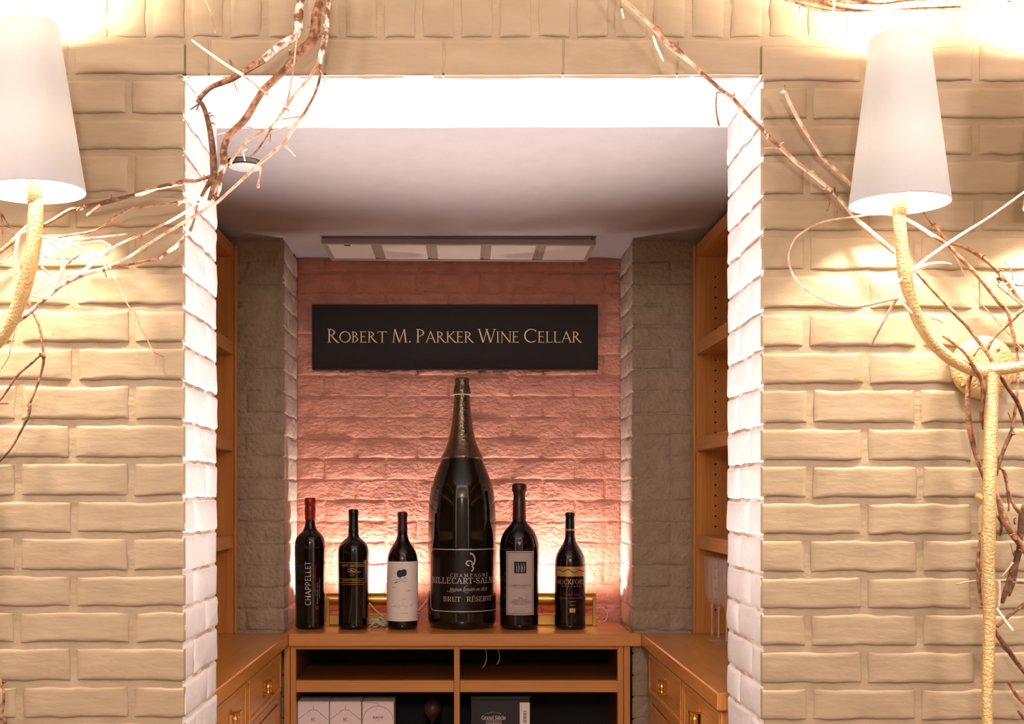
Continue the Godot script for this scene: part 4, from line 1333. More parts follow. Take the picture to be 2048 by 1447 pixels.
func sconce_shade(o: Node3D, px: float, y_bottom: float, height: float, d: float, lean: float, rb: float, rt: float) -> void:
	var c := Vector3((px - VX) * d / F, y_bottom, -d) - o.position
	var xf := Transform3D(Basis(Vector3(0, 0, 1), lean), c)
	var prof := [Vector2(rb - 0.0006, 0.0), Vector2(rb, 0.0), Vector2(rb, 0.003)]
	for i in 9:
		prof.append(Vector2(lerpf(rb, rt, (i + 1) / 10.0), height * (i + 1) / 10.0))
	prof.append(Vector2(rt, height))
	prof.append(Vector2(rt - 0.0006, height))
	part("lamp_shade", lathe(prof, 72, 1), M.shade, o, xf)
	var spider := new_st()
	for a in 3:
		var dir := Vector3(sin(a * TAU / 3), 0, cos(a * TAU / 3))
		tube([Vector3(0, 0.05, 0), dir * (rb - 0.012) + Vector3(0, 0.05, 0)], [0.0012, 0.0012], 5, 0.0, 0.05, spider)
	part("shade_carrier", done(spider), M.brass, o, xf)
	part("socket", lathe([Vector2(0, -0.02), Vector2(0.012, -0.02), Vector2(0.013, 0.0), Vector2(0.013, 0.05), Vector2(0.010, 0.055), Vector2(0, 0.055)], 20, 1), M.gilt, o, xf)
	part("bulb", lathe([Vector2(0, 0.055), Vector2(0.009, 0.057), Vector2(0.0125, 0.068), Vector2(0.013, 0.10), Vector2(0.013, height - 0.03), Vector2(0.010, height - 0.012), Vector2(0, height - 0.006)], 20, 2), glow(Color(1.0, 0.88, 0.68), 4.0), o, xf)
	omni(o, xf * Vector3(0, 0.095, 0), Color(1.0, 0.93, 0.82), SCONCE_E, 0.02)
	omni(o, xf * Vector3(0, height - 0.024, 0), Color(1.0, 0.93, 0.82), SCONCE_E * 1.0, 0.02)


func gold_arm(o: Node3D, q: Array, w: Array, d: Array, called := "arm") -> void:
	limb(called, q, w, d, M.gilt, o, 0.16, 12)


func build_sconces() -> void:
	# right-hand one: a gilded twig with two arms and a long stem
	var o := thing("sconce", "gilded twig wall sconce with a tapered white shade, right of the doorway", "sconce", at(1984, 742, 2.185), "gilded twig sconces")
	part("back_plate", lathe([Vector2(0, 0), Vector2(0.056, 0), Vector2(0.058, 0.006), Vector2(0.054, 0.016), Vector2(0.030, 0.022), Vector2(0, 0.024)], 40, 2), M.gilt, o, Transform3D(Basis(Vector3.RIGHT, PI / 2), at(1962, 735, 2.194) - o.position))
	part("screw", lathe([Vector2(0, 0), Vector2(0.005, 0), Vector2(0.004, 0.004), Vector2(0, 0.005)], 14, 1), M.brass, o, Transform3D(Basis(Vector3.RIGHT, PI / 2), at(1925, 771, 2.176) - o.position))
	part("screw", lathe([Vector2(0, 0), Vector2(0.005, 0), Vector2(0.004, 0.004), Vector2(0, 0.005)], 14, 1), M.brass, o, Transform3D(Basis(Vector3.RIGHT, PI / 2), at(1994, 699, 2.176) - o.position))
	sconce_shade(o, 1799, 1.823, 0.283, 2.07, 0.0, 0.0832, 0.0485)
	gold_arm(o, [1797, 415, 1801, 470, 1806, 520, 1812, 560, 1822, 600, 1838, 642, 1858, 676, 1886, 706, 1918, 728, 1952, 741, 1984, 748], [25, 26, 26, 24, 23, 24, 25], [2.07, 2.06, 2.09, 2.13])
	gold_arm(o, [1978, 740, 2010, 737, 2050, 731, 2090, 716, 2120, 690, 2142, 640, 2150, 560, 2152, 425], [24, 22, 23, 24, 25], [2.12, 2.09, 2.06, 2.07])
	sconce_shade(o, 2152, 1.823, 0.283, 2.07, 0.0, 0.0832, 0.0485)
	gold_arm(o, [1962, 738, 1978, 742, 1986, 744], [30, 26], [2.185, 2.13], "mount")
	gold_arm(o, [1985, 738, 1984, 790, 1982, 850, 1980, 920, 1979, 990, 1977, 1060, 1977, 1130, 1979, 1200, 1978, 1270, 1977, 1335, 1974, 1400, 1976, 1470, 1977, 1560], [28, 26, 25.5, 27, 26, 25, 26, 25.5, 26, 24, 22, 23, 20], [2.12, 2.10, 2.11, 2.10], "stem")
	gold_arm(o, [1972, 998, 1962, 993, 1953, 990], [15, 16, 14], [2.11, 2.125], "knob")
	for q in [[[1797, 566, 1812, 548, 1850, 530, 1884, 525, 1903, 528], [6, 8, 3]], [[1824, 626, 1806, 606, 1793, 585, 1797, 565, 1815, 547, 1860, 512, 1915, 474, 1981, 432, 2052, 381], [5, 5, 6, 6, 5]], [[1812, 604, 1800, 590, 1796, 572], [4, 10, 4]]]:
		limb("tendril", q[0], q[1], [2.055, 2.06], M.pale_twig, o, 0.08)
	limb("tendril", [1810, 592, 1795, 597, 1770, 601, 1721, 612, 1672, 608, 1631, 590, 1592, 560, 1577, 518, 1585, 486, 1602, 466, 1647, 443, 1713, 433, 1760, 428, 1796, 432], [7, 6, 5, 4, 3.5, 4, 4, 5], [2.08, 2.15, 2.17, 2.1], M.shoot, o, 0.1)
	limb("tendril", [1792, 600, 1781, 618, 1760, 655, 1742, 690], [6, 6, 4], [2.10, 2.15], M.shoot, o, 0.15)

	# left-hand one, cut by the frame
	o = thing("sconce", "gilded twig wall sconce with a tapered white shade, left of the doorway", "sconce", at(-120, 742, 2.185), "gilded twig sconces")
	part("back_plate", lathe([Vector2(0, 0), Vector2(0.056, 0), Vector2(0.058, 0.006), Vector2(0.054, 0.016), Vector2(0.030, 0.022), Vector2(0, 0.024)], 40, 2), M.gilt, o, Transform3D(Basis(Vector3.RIGHT, PI / 2), at(-112, 728, 2.194) - o.position))
	sconce_shade(o, 69, 1.8435, 0.284, 2.07, 0.038, 0.0845, 0.0495)
	gold_arm(o, [72, 400, 71, 430, 69, 470, 62, 520, 52, 560, 40, 600, 24, 640, 2, 676, -30, 706, -70, 730, -120, 744], [26, 28, 30, 30, 27, 26, 27, 26, 25], [2.07, 2.06, 2.09, 2.13])
	gold_arm(o, [-118, 740, -150, 737, -190, 731, -230, 716, -262, 688, -284, 640, -292, 560, -294, 405], [24, 22, 23, 24, 25], [2.12, 2.09, 2.06, 2.07])
	sconce_shade(o, -294, 1.8435, 0.284, 2.07, 0.0, 0.0845, 0.0495)
	gold_arm(o, [-112, 730, -118, 738, -120, 744], [30, 26], [2.185, 2.13], "mount")
	gold_arm(o, [-120, 738, -119, 850, -117, 990, -118, 1130, -120, 1270, -122, 1400, -122, 1560], [28, 26, 26, 25, 25, 22, 20], [2.12, 2.10, 2.11, 2.10], "stem")
	for q in [[[52, 463, 42, 466, 36, 480, 33, 505, 35, 532, 40, 552, 44, 566], [6, 9, 9, 5]], [[82, 473, 112, 479, 146, 489, 178, 503, 199, 516, 209, 530, 213, 540], [6, 7, 7, 4]], [[96, 481, 110, 489, 121, 504, 127, 522, 124, 543, 116, 562, 105, 580, 95, 596], [6, 9, 10, 9, 5]], [[62, 590, 70, 592, 90, 596, 130, 596, 192, 599], [6, 5, 3.5]], [[83, 533, 92, 542, 102, 552], [6, 4]], [[78, 500, 92, 512, 104, 518, 118, 521], [4, 3]]]:
		limb("tendril", q[0], q[1], [2.06, 2.075], M.pale_twig, o, 0.08)


# ---------------------------------------------------------------- vines
func buds(o: Node3D, q: Array, d: float, n: int, material: Material) -> void:
	for i in n:
		var seg := rng.randi_range(0, q.size() / 2 - 2)
		var t := rng.randf()
		var x := lerpf(q[2 * seg], q[2 * seg + 2], t)
		var y := lerpf(q[2 * seg + 1], q[2 * seg + 3], t)
		var a := rng.randf_range(0, TAU)
		var l := rng.randf_range(5, 12)
		limb("spur", [x, y, x + cos(a) * l * 0.6, y + sin(a) * l * 0.6, x + cos(a + 0.3) * l, y + sin(a + 0.3) * l], [4.5, 3.0, 1.6], [d, d - 0.006], material, o, 0.2, 5)


func build_vines() -> void:
	# the vine that hangs from the top left across the corner of the doorway
	var v := thing("dried_vine", "dried brown vine hanging over the upper left corner of the doorway", "vine", at(620, 0, 2.15), "dried vines on the front wall")
	var q := [604, -30, 602, 0, 597, 30, 598, 54, 592, 70, 559, 93, 526, 119, 493, 139, 466, 156, 436, 168, 418, 177, 398, 198]
	limb("stem", q.slice(0, 14), [17, 15, 18, 16, 15, 14, 12], [2.15, 2.14], M.bark_white, v, 0.4)
	limb("stem", q.slice(12), [13, 13, 12, 11, 10, 13], [2.14, 2.145], M.bark, v, 0.32)
	limb("stem", [394, 200, 404, 208, 411, 224, 416, 242, 421, 266, 425, 297, 427, 328, 427, 352, 424, 372], [9, 12, 12, 12, 13, 13, 12], [2.145, 2.15], M.bark_dark, v, 0.3)
	limb("stem", [644, -30, 642, 0, 633, 33, 630, 62, 622, 85, 598, 107, 571, 138, 537, 171, 519, 192, 499, 226, 484, 246, 460, 268, 450, 289, 447, 308, 450, 326], [18, 19, 20, 17, 13, 12, 15, 13, 14, 13], [2.16, 2.15, 2.15], M.bark, v, 0.32)
	limb("stem", [450, 322, 444, 340, 439, 355, 432, 374, 425, 399], [15, 13, 12, 10], [2.15, 2.15], M.bark_white, v, 0.4)
	limb("stem", [659, -30, 658, 0, 655, 33, 652, 66, 647, 92, 642, 110, 639, 128], [9, 10, 11, 9, 9], [2.14, 2.14], M.bark_white, v, 0.35)
	limb("branch", [640, 122, 629, 139, 617, 158, 595, 182, 579, 204, 567, 222, 548, 248, 531, 261, 498, 280, 470, 310, 460, 328], [8, 6.5, 6, 5.5, 5, 5.5, 6], [2.14, 2.13, 2.15], M.shoot, v, 0.2)
	limb("branch", [640, 124, 640, 142, 639, 158, 634, 176, 627, 194, 617, 212, 608, 228, 603, 234], [6.5, 6, 5.5, 5.5, 7], [2.14, 2.13], M.bark, v, 0.2)
	limb("branch", [607, 228, 598, 240, 575, 276, 559, 294, 519, 327, 479, 364, 436, 403], [8, 6, 7.5, 7, 7, 7, 7], [2.13, 2.12], M.shoot, v, 0.2)
	limb("branch", [436, 403, 395, 428, 356, 451, 293, 490, 254, 516, 214, 534], [7, 6.5, 6, 5.5, 5], [2.12, 2.14], M.shoot, v, 0.15)
	limb("twig", [597, 54, 595, 70, 592, 91, 588, 129, 583, 160, 577, 194, 571, 212, 566, 222], [2.5, 3, 3, 4, 3.5, 5], [2.13, 2.13], M.shoot, v, 0.1)
	limb("cane", [383, 80, 420, 107, 459, 134, 486, 150], [4.5, 5.5, 6.5, 8], [2.12, 2.115], M.pale_twig, v, 0.05)
	limb("cane", [484, 149, 505, 165, 526, 182, 536, 188], [4, 3, 5, 7], [2.115, 2.115], M.shoot, v, 0.05)
	limb("twig", [530, 185, 545, 196, 571, 213, 599, 227], [6, 3, 2.2, 2], [2.115, 2.12], M.pale_twig, v, 0.05)
	limb("twig", [465, 158, 469, 168, 473, 178, 477, 189], [3.5, 2.4, 1.4], [2.145, 2.14], M.shoot, v, 0.1)
	limb("twig", [640, 140, 645, 150, 652, 168], [2.5, 1.4], [2.135, 2.13], M.shoot, v, 0.1)
	limb("twig", [582, 134, 581, 122, 580, 108, 579, 99], [8, 6, 4, 4], [2.15, 2.145], M.bark_white, v, 0.3)
	limb("twig", [465, 134, 462, 126, 459, 118], [5, 3], [2.14, 2.135], M.bark, v, 0.2)
	limb("twig", [597, 233, 580, 236, 565, 238], [3.5, 2], [2.13, 2.135], M.shoot, v, 0.1)
	limb("twig", [600, 238, 588, 248, 570, 256, 548, 259, 531, 261], [3, 3, 3], [2.13, 2.14], M.shoot, v, 0.1)
	limb("twig", [531, 260, 515, 258, 500, 255, 488, 253], [3, 2.4], [2.14, 2.135], M.shoot, v, 0.1)
	limb("twig", [542, 256, 534, 272, 524, 287, 514, 301, 500, 313], [4, 3, 4.5, 3], [2.135, 2.13], M.bark, v, 0.3)
	limb("twig", [541, 268, 540, 283], [3, 2.4], [2.135, 2.13], M.bark, v, 0.1)
	limb("twig", [570, 292, 580, 301, 591, 313], [3.5, 1.6], [2.125, 2.12], M.pale_twig, v, 0.1)
	limb("twig", [520, 332, 521, 345, 518, 360, 516, 375], [6, 4.5, 4, 7], [2.12, 2.115], M.shoot, v, 0.2)
	limb("twig", [490, 322, 488, 312, 486, 303, 494, 298], [3, 3, 4], [2.14, 2.135], M.pale_twig, v, 0.3)
	limb("twig", [397, 208, 390, 213, 380, 219], [5, 2], [2.145, 2.14], M.bark_dark, v, 0.3)
	limb("twig", [398, 206, 396, 214, 392, 220], [4, 2.5], [2.145, 2.14], M.bark_dark, v, 0.3)
	limb("twig", [450, 266, 442, 268, 436, 269], [4, 3], [2.15, 2.14], M.pale_twig, v, 0.2)
	limb("twig", [411, -6, 414, 8, 421, 22, 424, 36, 431, 66], [2.6, 2.6, 3.2, 2, 3], [2.18, 2.188], M.shoot, v, 0.2)
	# where it gathers at the edge of the doorway
	limb("stub", [425, 352, 418, 366, 410, 380, 403, 393], [12, 10, 8], [2.15, 2.15], M.bark_dark, v, 0.4)
	limb("stub", [432, 360, 426, 378, 420, 394, 418, 404], [12, 12, 9], [2.145, 2.145], M.bark, v, 0.4)
	limb("stub", [440, 360, 439, 378, 435, 393], [10, 8], [2.15, 2.15], M.bark_white, v, 0.45)
	limb("stub", [429, 388, 432, 398, 430, 404], [9, 6], [2.14, 2.14], M.bark_dark, v, 0.4)
	limb("branch", [424, 352, 406, 357, 390, 362, 372, 361, 356, 364, 314, 374, 290, 381, 271, 388], [8, 6, 9, 7, 9, 9], [2.15, 2.15], M.bark, v, 0.4)
	limb("branch", [318, 377, 300, 382, 285, 387, 270, 390], [3, 6, 8, 6], [2.142, 2.142], M.pale_twig, v, 0.15)
	limb("branch", [390, 368, 365, 368, 340, 373, 318, 378], [2, 4, 3], [2.142, 2.142], M.pale_twig, v, 0.15)
	limb("branch", [272, 388, 250, 394, 237, 397, 202, 406, 170, 413, 143, 418, 128, 426, 117, 433, 100, 443, 88, 449], [11, 10, 9, 11, 8, 9, 7, 6], [2.15, 2.16], M.bark_dark, v, 0.45)
	limb("branch", [55, 452, 40, 466, 30, 478, 15, 491, -2, 504, -30, 520], [7, 9, 8, 9], [2.16, 2.16], M.bark, v, 0.4)
	limb("twig", [200, 409, 188, 418, 173, 431], [6, 4], [2.15, 2.145], M.shoot, v, 0.2)
	limb("branch", [420, 402, 414, 403, 410, 399, 404, 396, 398, 397, 378, 402, 356, 404], [4, 5, 6, 4.5], [2.14, 2.15], M.pale_twig, v, 0.15)
	limb("twig", [372, 398, 362, 405, 356, 412], [3.5, 3], [2.14, 2.14], M.pale_twig, v, 0.15)
	limb("branch", [356, 404, 330, 408, 293, 413, 275, 414, 262, 416, 240, 427, 228, 435, 217, 445, 208, 451, 196, 458, 172, 465, 145, 469, 117, 474], [5.5, 5, 4, 4, 5, 4, 4.5, 4.5, 4], [2.15, 2.165], M.bark, v, 0.2)
	limb("branch", [399, 406, 378, 419, 356, 433, 333, 446], [6.5, 6.5, 5], [2.14, 2.145], M.pale_twig, v, 0.15)
	limb("branch", [334, 445, 310, 456, 287, 468, 276, 472, 262, 477, 247, 484, 232, 492, 222, 500, 211, 510], [5, 4.5, 6, 5, 5.5, 6], [2.145, 2.145], M.shoot, v, 0.25)
	limb("branch", [222, 494, 206, 508, 190, 522, 172, 537, 150, 546, 118, 558, 90, 572, 66, 587], [8, 8, 6, 6, 6, 5], [2.14, 2.12], M.pale_twig, v, 0.15)
	limb("twig", [283, 470, 283, 480, 290, 489, 298, 488], [4, 3.5, 3], [2.14, 2.13], M.bark, v, 0.3)
	limb("twig", [397, 402, 393, 418, 390, 434, 385, 450, 380, 462], [6, 5, 4, 5, 8], [2.14, 2.14], M.bark, v, 0.35)
	limb("branch", [380, 460, 370, 472, 358, 486, 350, 494, 336, 503, 319, 517], [7, 6, 8, 8, 6], [2.14, 2.145], M.bark_white, v, 0.4)
	limb("branch", [319, 517, 302, 520, 265, 527, 240, 531, 218, 534], [8, 6, 6, 5], [2.145, 2.14], M.bark, v, 0.2)
	limb("branch", [222, 533, 206, 538, 172, 546, 150, 556, 130, 567, 117, 575, 100, 590, 80, 606, 60, 624, 45, 634, 32, 642, 14, 655, -2, 668, -30, 690], [7, 8, 9, 10, 10, 12, 14, 18], [2.13, 2.12, 2.15], M.bark_white, v, 0.4)
	limb("twig", [205, 538, 210, 545, 213, 554], [6, 2], [2.13, 2.125], M.bark_dark, v, 0.2)
	limb("twig", [254, 467, 220, 472, 180, 476, 134, 483], [3.5, 3], [2.155, 2.165], M.shoot, v, 0.2)
	limb("twig", [222, 492, 212, 486, 202, 482, 175, 485, 151, 489], [4, 4, 3], [2.15, 2.165], M.shoot, v, 0.2)
	limb("twig", [90, 513, 100, 516, 128, 517, 150, 516, 152, 513, 159, 509], [3, 3, 5, 3], [2.16, 2.165], M.bark, v, 0.3)
	limb("twig", [145, 518, 136, 527], [4, 2.5], [2.16, 2.165], M.bark, v, 0.2)
	buds(v, [421, 224, 427, 297, 427, 350], 2.14, 5, M.bark)
	buds(v, [592, 70, 526, 119, 466, 156], 2.13, 8, M.bark_white)
	buds(v, [629, 40, 600, 105, 536, 172, 460, 268], 2.14, 7, M.bark)
	buds(v, [579, 204, 548, 248, 498, 280, 460, 326], 2.13, 7, M.shoot)
	buds(v, [420, 356, 314, 374, 202, 406, 117, 433], 2.14, 9, M.bark)
	buds(v, [652, 30, 650, 66, 645, 100], 2.13, 7, M.bark_white)

	# loose shoots below the left sconce
	v = thing("dried_vine", "thin dried vine trailing down the wall below the left sconce", "vine", at(59, 600, 2.15), "dried vines on the front wall")
	limb("stem", [59, 598, 60, 610, 64, 621, 75, 642, 81, 662, 84, 680, 86, 698, 88, 714, 86, 732, 80, 755, 70, 782, 60, 806], [4.5, 5, 4.5, 5, 5, 5], [2.15, 2.165], M.bark, v, 0.2)
	limb("stem", [60, 806, 58, 828, 48, 850, 36, 873, 22, 897, 0, 921, -24, 944], [8, 5.5, 5, 5.5, 5], [2.165, 2.17], M.bark_dark, v, 0.25)
	limb("branch", [86, 706, 79, 710, 63, 726, 46, 740, 31, 755, 16, 778, 0, 800, -20, 828], [7, 4.5, 4.5, 4.5, 4.5], [2.16, 2.17], M.bark, v, 0.2)
	limb("knot", [88, 716, 84, 708, 79, 709], [7, 8, 5], [2.155, 2.155], M.bark_dark, v, 0.3)
	limb("twig", [55, 812, 53, 800, 48, 785], [2.2, 1.4], [2.165, 2.165], M.shoot, v, 0.1)
	limb("twig", [-4, 806, 8, 806, 16, 805, 16, 808, 8, 807], [6, 3, 2], [2.165, 2.165], M.bark, v, 0.2)
	limb("twig", [36, 650, 24, 682, 18, 710, 12, 722, 2, 738], [2.6, 2.4, 3, 1.6], [2.17, 2.18], M.shoot, v, 0.1)
	limb("twig", [87, 618, 92, 636, 99, 654, 107, 670], [2, 1.6], [2.175, 2.18], M.shoot, v, 0.1)
	limb("twig", [-2, 418, 3, 432, 5, 448, 5, 470, 8, 490], [3, 3.5, 3], [2.17, 2.175], M.bark, v, 0.2)
	limb("twig", [-4, 450, 10, 451, 24, 455, 36, 459], [3.5, 3], [2.17, 2.175], M.bark, v, 0.2)
	limb("twig", [4, 428, 10, 438, 17, 449], [3, 2], [2.17, 2.175], M.bark, v, 0.2)
	limb("twig", [-4, 528, 12, 516, 30, 502], [4, 3], [2.165, 2.17], M.shoot, v, 0.2)

	v = thing("dried_vine", "short dry twig hanging against the brick right of the left sconce", "vine", at(226, 552, 2.17), "dried vines on the front wall")
	limb("stem", [226, 552, 237, 570, 247, 590, 253, 604, 263, 622], [2.4, 2.6, 3.2, 2], [2.175, 2.184], M.shoot, v, 0.2)
	limb("stem", [280, 648, 287, 660, 296, 682, 302, 695, 308, 705, 311, 722, 314, 740], [1.6, 2.2, 3.2, 3, 1.4], [2.184, 2.184], M.shoot, v, 0.2)
	limb("stem", [263, 622, 272, 636, 280, 648], [1.8, 1.6], [2.184, 2.184], M.shoot, v, 0.1)
	limb("twig", [307, 703, 318, 709, 328, 713], [3, 2], [2.184, 2.18], M.bark, v, 0.2)

	v = thing("dried_vine", "scrap of dried vine at the bottom left edge of the photo", "vine", at(2, 1360, 2.16), "dried vines on the front wall")
	limb("stem", [-2, 1350, 3, 1366, 7, 1380, 8, 1394, 7, 1410, 4, 1425, 2, 1440], [5, 4.5, 5.5, 4.5, 7], [2.165, 2.165], M.bark, v, 0.3)
	limb("stem", [-6, 1438, 4, 1434, 10, 1440, 10, 1452], [7, 8, 4], [2.165, 2.165], M.bark_dark, v, 0.4)
	limb("twig", [6, 1364, 12, 1363], [5, 3], [2.165, 2.16], M.bark_dark, v, 0.3)
	limb("twig", [-6, 1415, 0, 1412, 2, 1404], [6, 3], [2.165, 2.165], M.bark, v, 0.2)

	# long cane that slants down from the top to the right sconce
	v = thing("dried_vine", "long dried vine slanting from the top of the photo down to the right sconce", "vine", at(1246, 0, 2.16), "dried vines on the front wall")
	limb("stem", [1222, -26, 1246, 0, 1275, 25, 1298, 48, 1316, 67, 1330, 82, 1347, 99, 1374, 119, 1402, 145], [9, 9, 8, 11, 9, 9], [2.17, 2.155], M.shoot, v, 0.22)
	limb("stem", [1402, 145, 1420, 160, 1445, 182, 1464, 194, 1482, 215, 1500, 234, 1524, 258, 1540, 276, 1560, 294], [9, 8, 6.5, 7, 6.5, 8, 10], [2.155, 2.16], M.bark, v, 0.25)
	limb("stem", [1558, 292, 1595, 326, 1616, 342, 1635, 357, 1664, 382], [9, 8, 7.5, 9], [2.16, 2.17], M.shoot, v, 0.2)
	limb("stem", [1664, 381, 1690, 411, 1710, 435, 1732, 455, 1758, 478, 1790, 505], [8, 8, 9, 11, 11], [2.17, 2.15], M.shoot, v, 0.25)
	limb("branch", [1833, 543, 1862, 576, 1893, 609, 1916, 633, 1933, 650, 1957, 682, 1972, 701, 1984, 722], [6, 7, 8, 9, 8], [2.15, 2.15], M.bark, v, 0.25)
	limb("twig", [1306, 72, 1313, 92, 1327, 122], [5, 6, 3], [2.155, 2.145], M.pale_twig, v, 0.1)
	limb("twig", [1241, -8, 1242, 8, 1243, 18], [3.5, 3], [2.165, 2.16], M.bark, v, 0.1)
	limb("twig", [1243, 18, 1247, 36], [4, 3], [2.16, 2.155], M.pale_twig, v, 0.1)
	limb("twig", [1337, 86, 1350, 88, 1358, 98, 1368, 108], [7, 6, 3], [2.15, 2.15], M.bark, v, 0.3)
	limb("twig", [1310, 49, 1320, 55, 1326, 68], [3, 3], [2.15, 2.15], M.bark, v, 0.2)
	limb("twig", [1433, 185, 1432, 210, 1434, 232, 1438, 251], [2.6, 3.2, 5], [2.14, 2.13], M.bark, v, 0.1)
	limb("twig", [1448, 181, 1441, 184, 1433, 185], [3, 2.6], [2.15, 2.14], M.bark, v, 0.1)
	limb("twig", [1465, 195, 1468, 190, 1469, 185], [4, 2], [2.155, 2.15], M.bark, v, 0.1)
	limb("twig", [1562, 296, 1548, 295, 1528, 296], [3, 2.4], [2.165, 2.17], M.shoot, v, 0.1)
	limb("twig", [1664, 382, 1661, 400, 1655, 422], [3, 2], [2.165, 2.16], M.bark, v, 0.1)
	limb("twig", [1672, 394, 1676, 410, 1684, 423], [3.5, 2], [2.165, 2.16], M.bark, v, 0.1)
	limb("twig", [1674, 400, 1674, 420, 1673, 436], [2.4, 1.8], [2.165, 2.165], M.bark, v, 0.1)
	limb("twig", [1670, 374, 1668, 380, 1676, 392], [4, 6, 4], [2.16, 2.16], M.bark_dark, v, 0.3)
	limb("branch", [1571, 182, 1575, 196, 1591, 228, 1608, 258, 1627, 287, 1636, 302, 1642, 311, 1655, 324, 1673, 341, 1706, 373, 1745, 405, 1793, 428, 1830, 448, 1868, 473, 1897, 492], [6, 7, 8, 7, 8, 8, 9, 9, 9, 9, 8], [2.17, 2.17, 2.175, 2.13], M.shoot, v, 0.2)
	limb("branch", [1866, 471, 1897, 491, 1928, 523, 1957, 553, 1980, 582, 2003, 610, 2016, 624, 2021, 645, 2027, 672, 2034, 700], [8, 8, 8, 9, 8, 7, 8, 7], [2.13, 2.15], M.bark, v, 0.25)
	limb("twig", [1571, 186, 1566, 182, 1563, 186], [6, 5], [2.165, 2.165], M.bark_white, v, 0.3)
	limb("twig", [1570, 184, 1571, 176, 1569, 170], [4, 2.5], [2.165, 2.165], M.bark, v, 0.2)
	limb("twig", [1645, 313, 1656, 315, 1669, 318], [3.5, 2], [2.165, 2.16], M.bark, v, 0.2)
	buds(v, [1246, 0, 1316, 67, 1402, 145], 2.15, 9, M.shoot)
	buds(v, [1445, 182, 1524, 258, 1595, 326, 1664, 381], 2.15, 10, M.shoot)

	# the tangle behind and beside the stem of the right sconce
	v = thing("dried_vine", "tangled dried vine climbing behind the long gilded stem of the right sconce", "vine", at(1984, 940, 2.16), "dried vines on the front wall")
	limb("branch", [1868, 446, 1884, 470, 1897, 484, 1915, 489, 1937, 498, 1955, 508, 1976, 524, 1994, 541, 2016, 566, 2036, 593, 2060, 625], [6, 7, 7, 9, 7, 9, 8], [2.155, 2.165], M.bark, v, 0.3)
	limb("twig", [1846, 424, 1856, 438, 1866, 452], [2.5, 3], [2.165, 2.16], M.bark, v, 0.2)
	limb("twig", [1866, 456, 1874, 454, 1884, 454, 1888, 460], [4, 3], [2.155, 2.155], M.bark, v, 0.2)
	limb("branch", [1994, 568, 2010, 582, 2030, 597, 2060, 622], [5, 5], [2.16, 2.16], M.shoot, v, 0.1)
	limb("branch", [2058, 610, 2040, 624, 2024, 640, 2005, 657, 1990, 672, 1980, 686, 1974, 700], [6, 7, 6, 8], [2.15, 2.16], M.bark, v, 0.25)
	limb("twig", [1908, 508, 1925, 540, 1943, 578, 1952, 596, 1980, 626, 2005, 654, 2025, 676, 2052, 708], [2.2, 2.4, 2.4], [2.178, 2.184], M.shoot, v, 0.2)
	limb("branch", [1886, 671, 1898, 679, 1915, 692, 1929, 704, 1942, 722, 1952, 738, 1962, 757, 1966, 780, 1966, 806, 1963, 832, 1968, 858], [6, 6, 8, 9, 8, 8, 7], [2.10, 2.10, 2.14], M.bark, v, 0.25)
	limb("branch", [1944, 742, 1938, 760, 1936, 778, 1935, 800, 1936, 822, 1938, 848, 1943, 874, 1950, 902, 1958, 928, 1966, 950, 1974, 975], [9, 9, 10, 11, 10, 9, 8], [2.13, 2.15], M.bark, v, 0.25)
	limb("branch", [2026, 660, 2031, 688, 2035, 714, 2036, 747, 2034, 780, 2031, 815, 2026, 846, 2022, 866], [7, 6, 6, 6.5, 7], [2.15, 2.16], M.bark, v, 0.25)
	limb("branch", [2024, 862, 2014, 884, 2005, 906, 1998, 928, 1992, 950], [10, 8, 8, 7], [2.16, 2.15], M.bark_dark, v, 0.3)
	limb("twig", [2024, 866, 2028, 868, 2032, 866], [5, 3], [2.155, 2.15], M.bark, v, 0.2)
	limb("twig", [2022, 838, 2018, 830, 2016, 824], [2.4, 1.6], [2.155, 2.15], M.bark, v, 0.1)
	limb("branch", [2000, 748, 2008, 763, 2022, 784, 2032, 798, 2038, 810, 2046, 832, 2056, 860], [7, 8, 9, 8, 10], [2.14, 2.16], M.bark_dark, v, 0.3)
	limb("branch", [1996, 934, 2006, 938, 2012, 955, 2015, 978, 2025, 1004, 2034, 1018, 2044, 1028], [8, 9, 6, 7, 8], [2.16, 2.16], M.bark, v, 0.35)
	limb("branch", [1990, 985, 1998, 1002, 2004, 1024, 2014, 1048, 2025, 1068, 2038, 1084, 2054, 1106], [10, 12, 12, 13, 14], [2.15, 2.14], M.bark, v, 0.3)
	limb("branch", [2052, 1010, 2046, 1032, 2042, 1062, 2039, 1084, 2036, 1104], [16, 14, 11, 10], [2.16, 2.16], M.bark_dark, v, 0.3)
	limb("branch", [2042, 1086, 2037, 1106, 2030, 1130, 2020, 1158, 2012, 1180, 2004, 1206], [10, 16, 15, 13, 7], [2.15, 2.14], M.bark_dark, v, 0.3)
	limb("branch", [2034, 1100, 2030, 1140, 2024, 1170, 2018, 1192], [12, 14, 10, 4], [2.165, 2.165], M.bark_dark, v, 0.3)
	limb("twig", [2026, 1124, 2014, 1140, 2002, 1154], [4, 4, 3], [2.135, 2.13], M.shoot, v, 0.1)
	limb("twig", [2028, 1112, 2024, 1098, 2021, 1086], [3, 2], [2.14, 2.14], M.bark, v, 0.1)
	limb("twig", [1998, 1030, 2004, 1044, 2002, 1060, 2000, 1070], [10, 5, 3], [2.16, 2.165], M.bark_dark, v, 0.3)
	limb("twig", [2013, 984, 2018, 1012, 2016, 1022], [4, 3], [2.165, 2.165], M.bark, v, 0.1)
	limb("twig", [2030, 1048, 2028, 1040, 2032, 1034], [3, 2.4], [2.15, 2.15], M.bark_dark, v, 0.1)
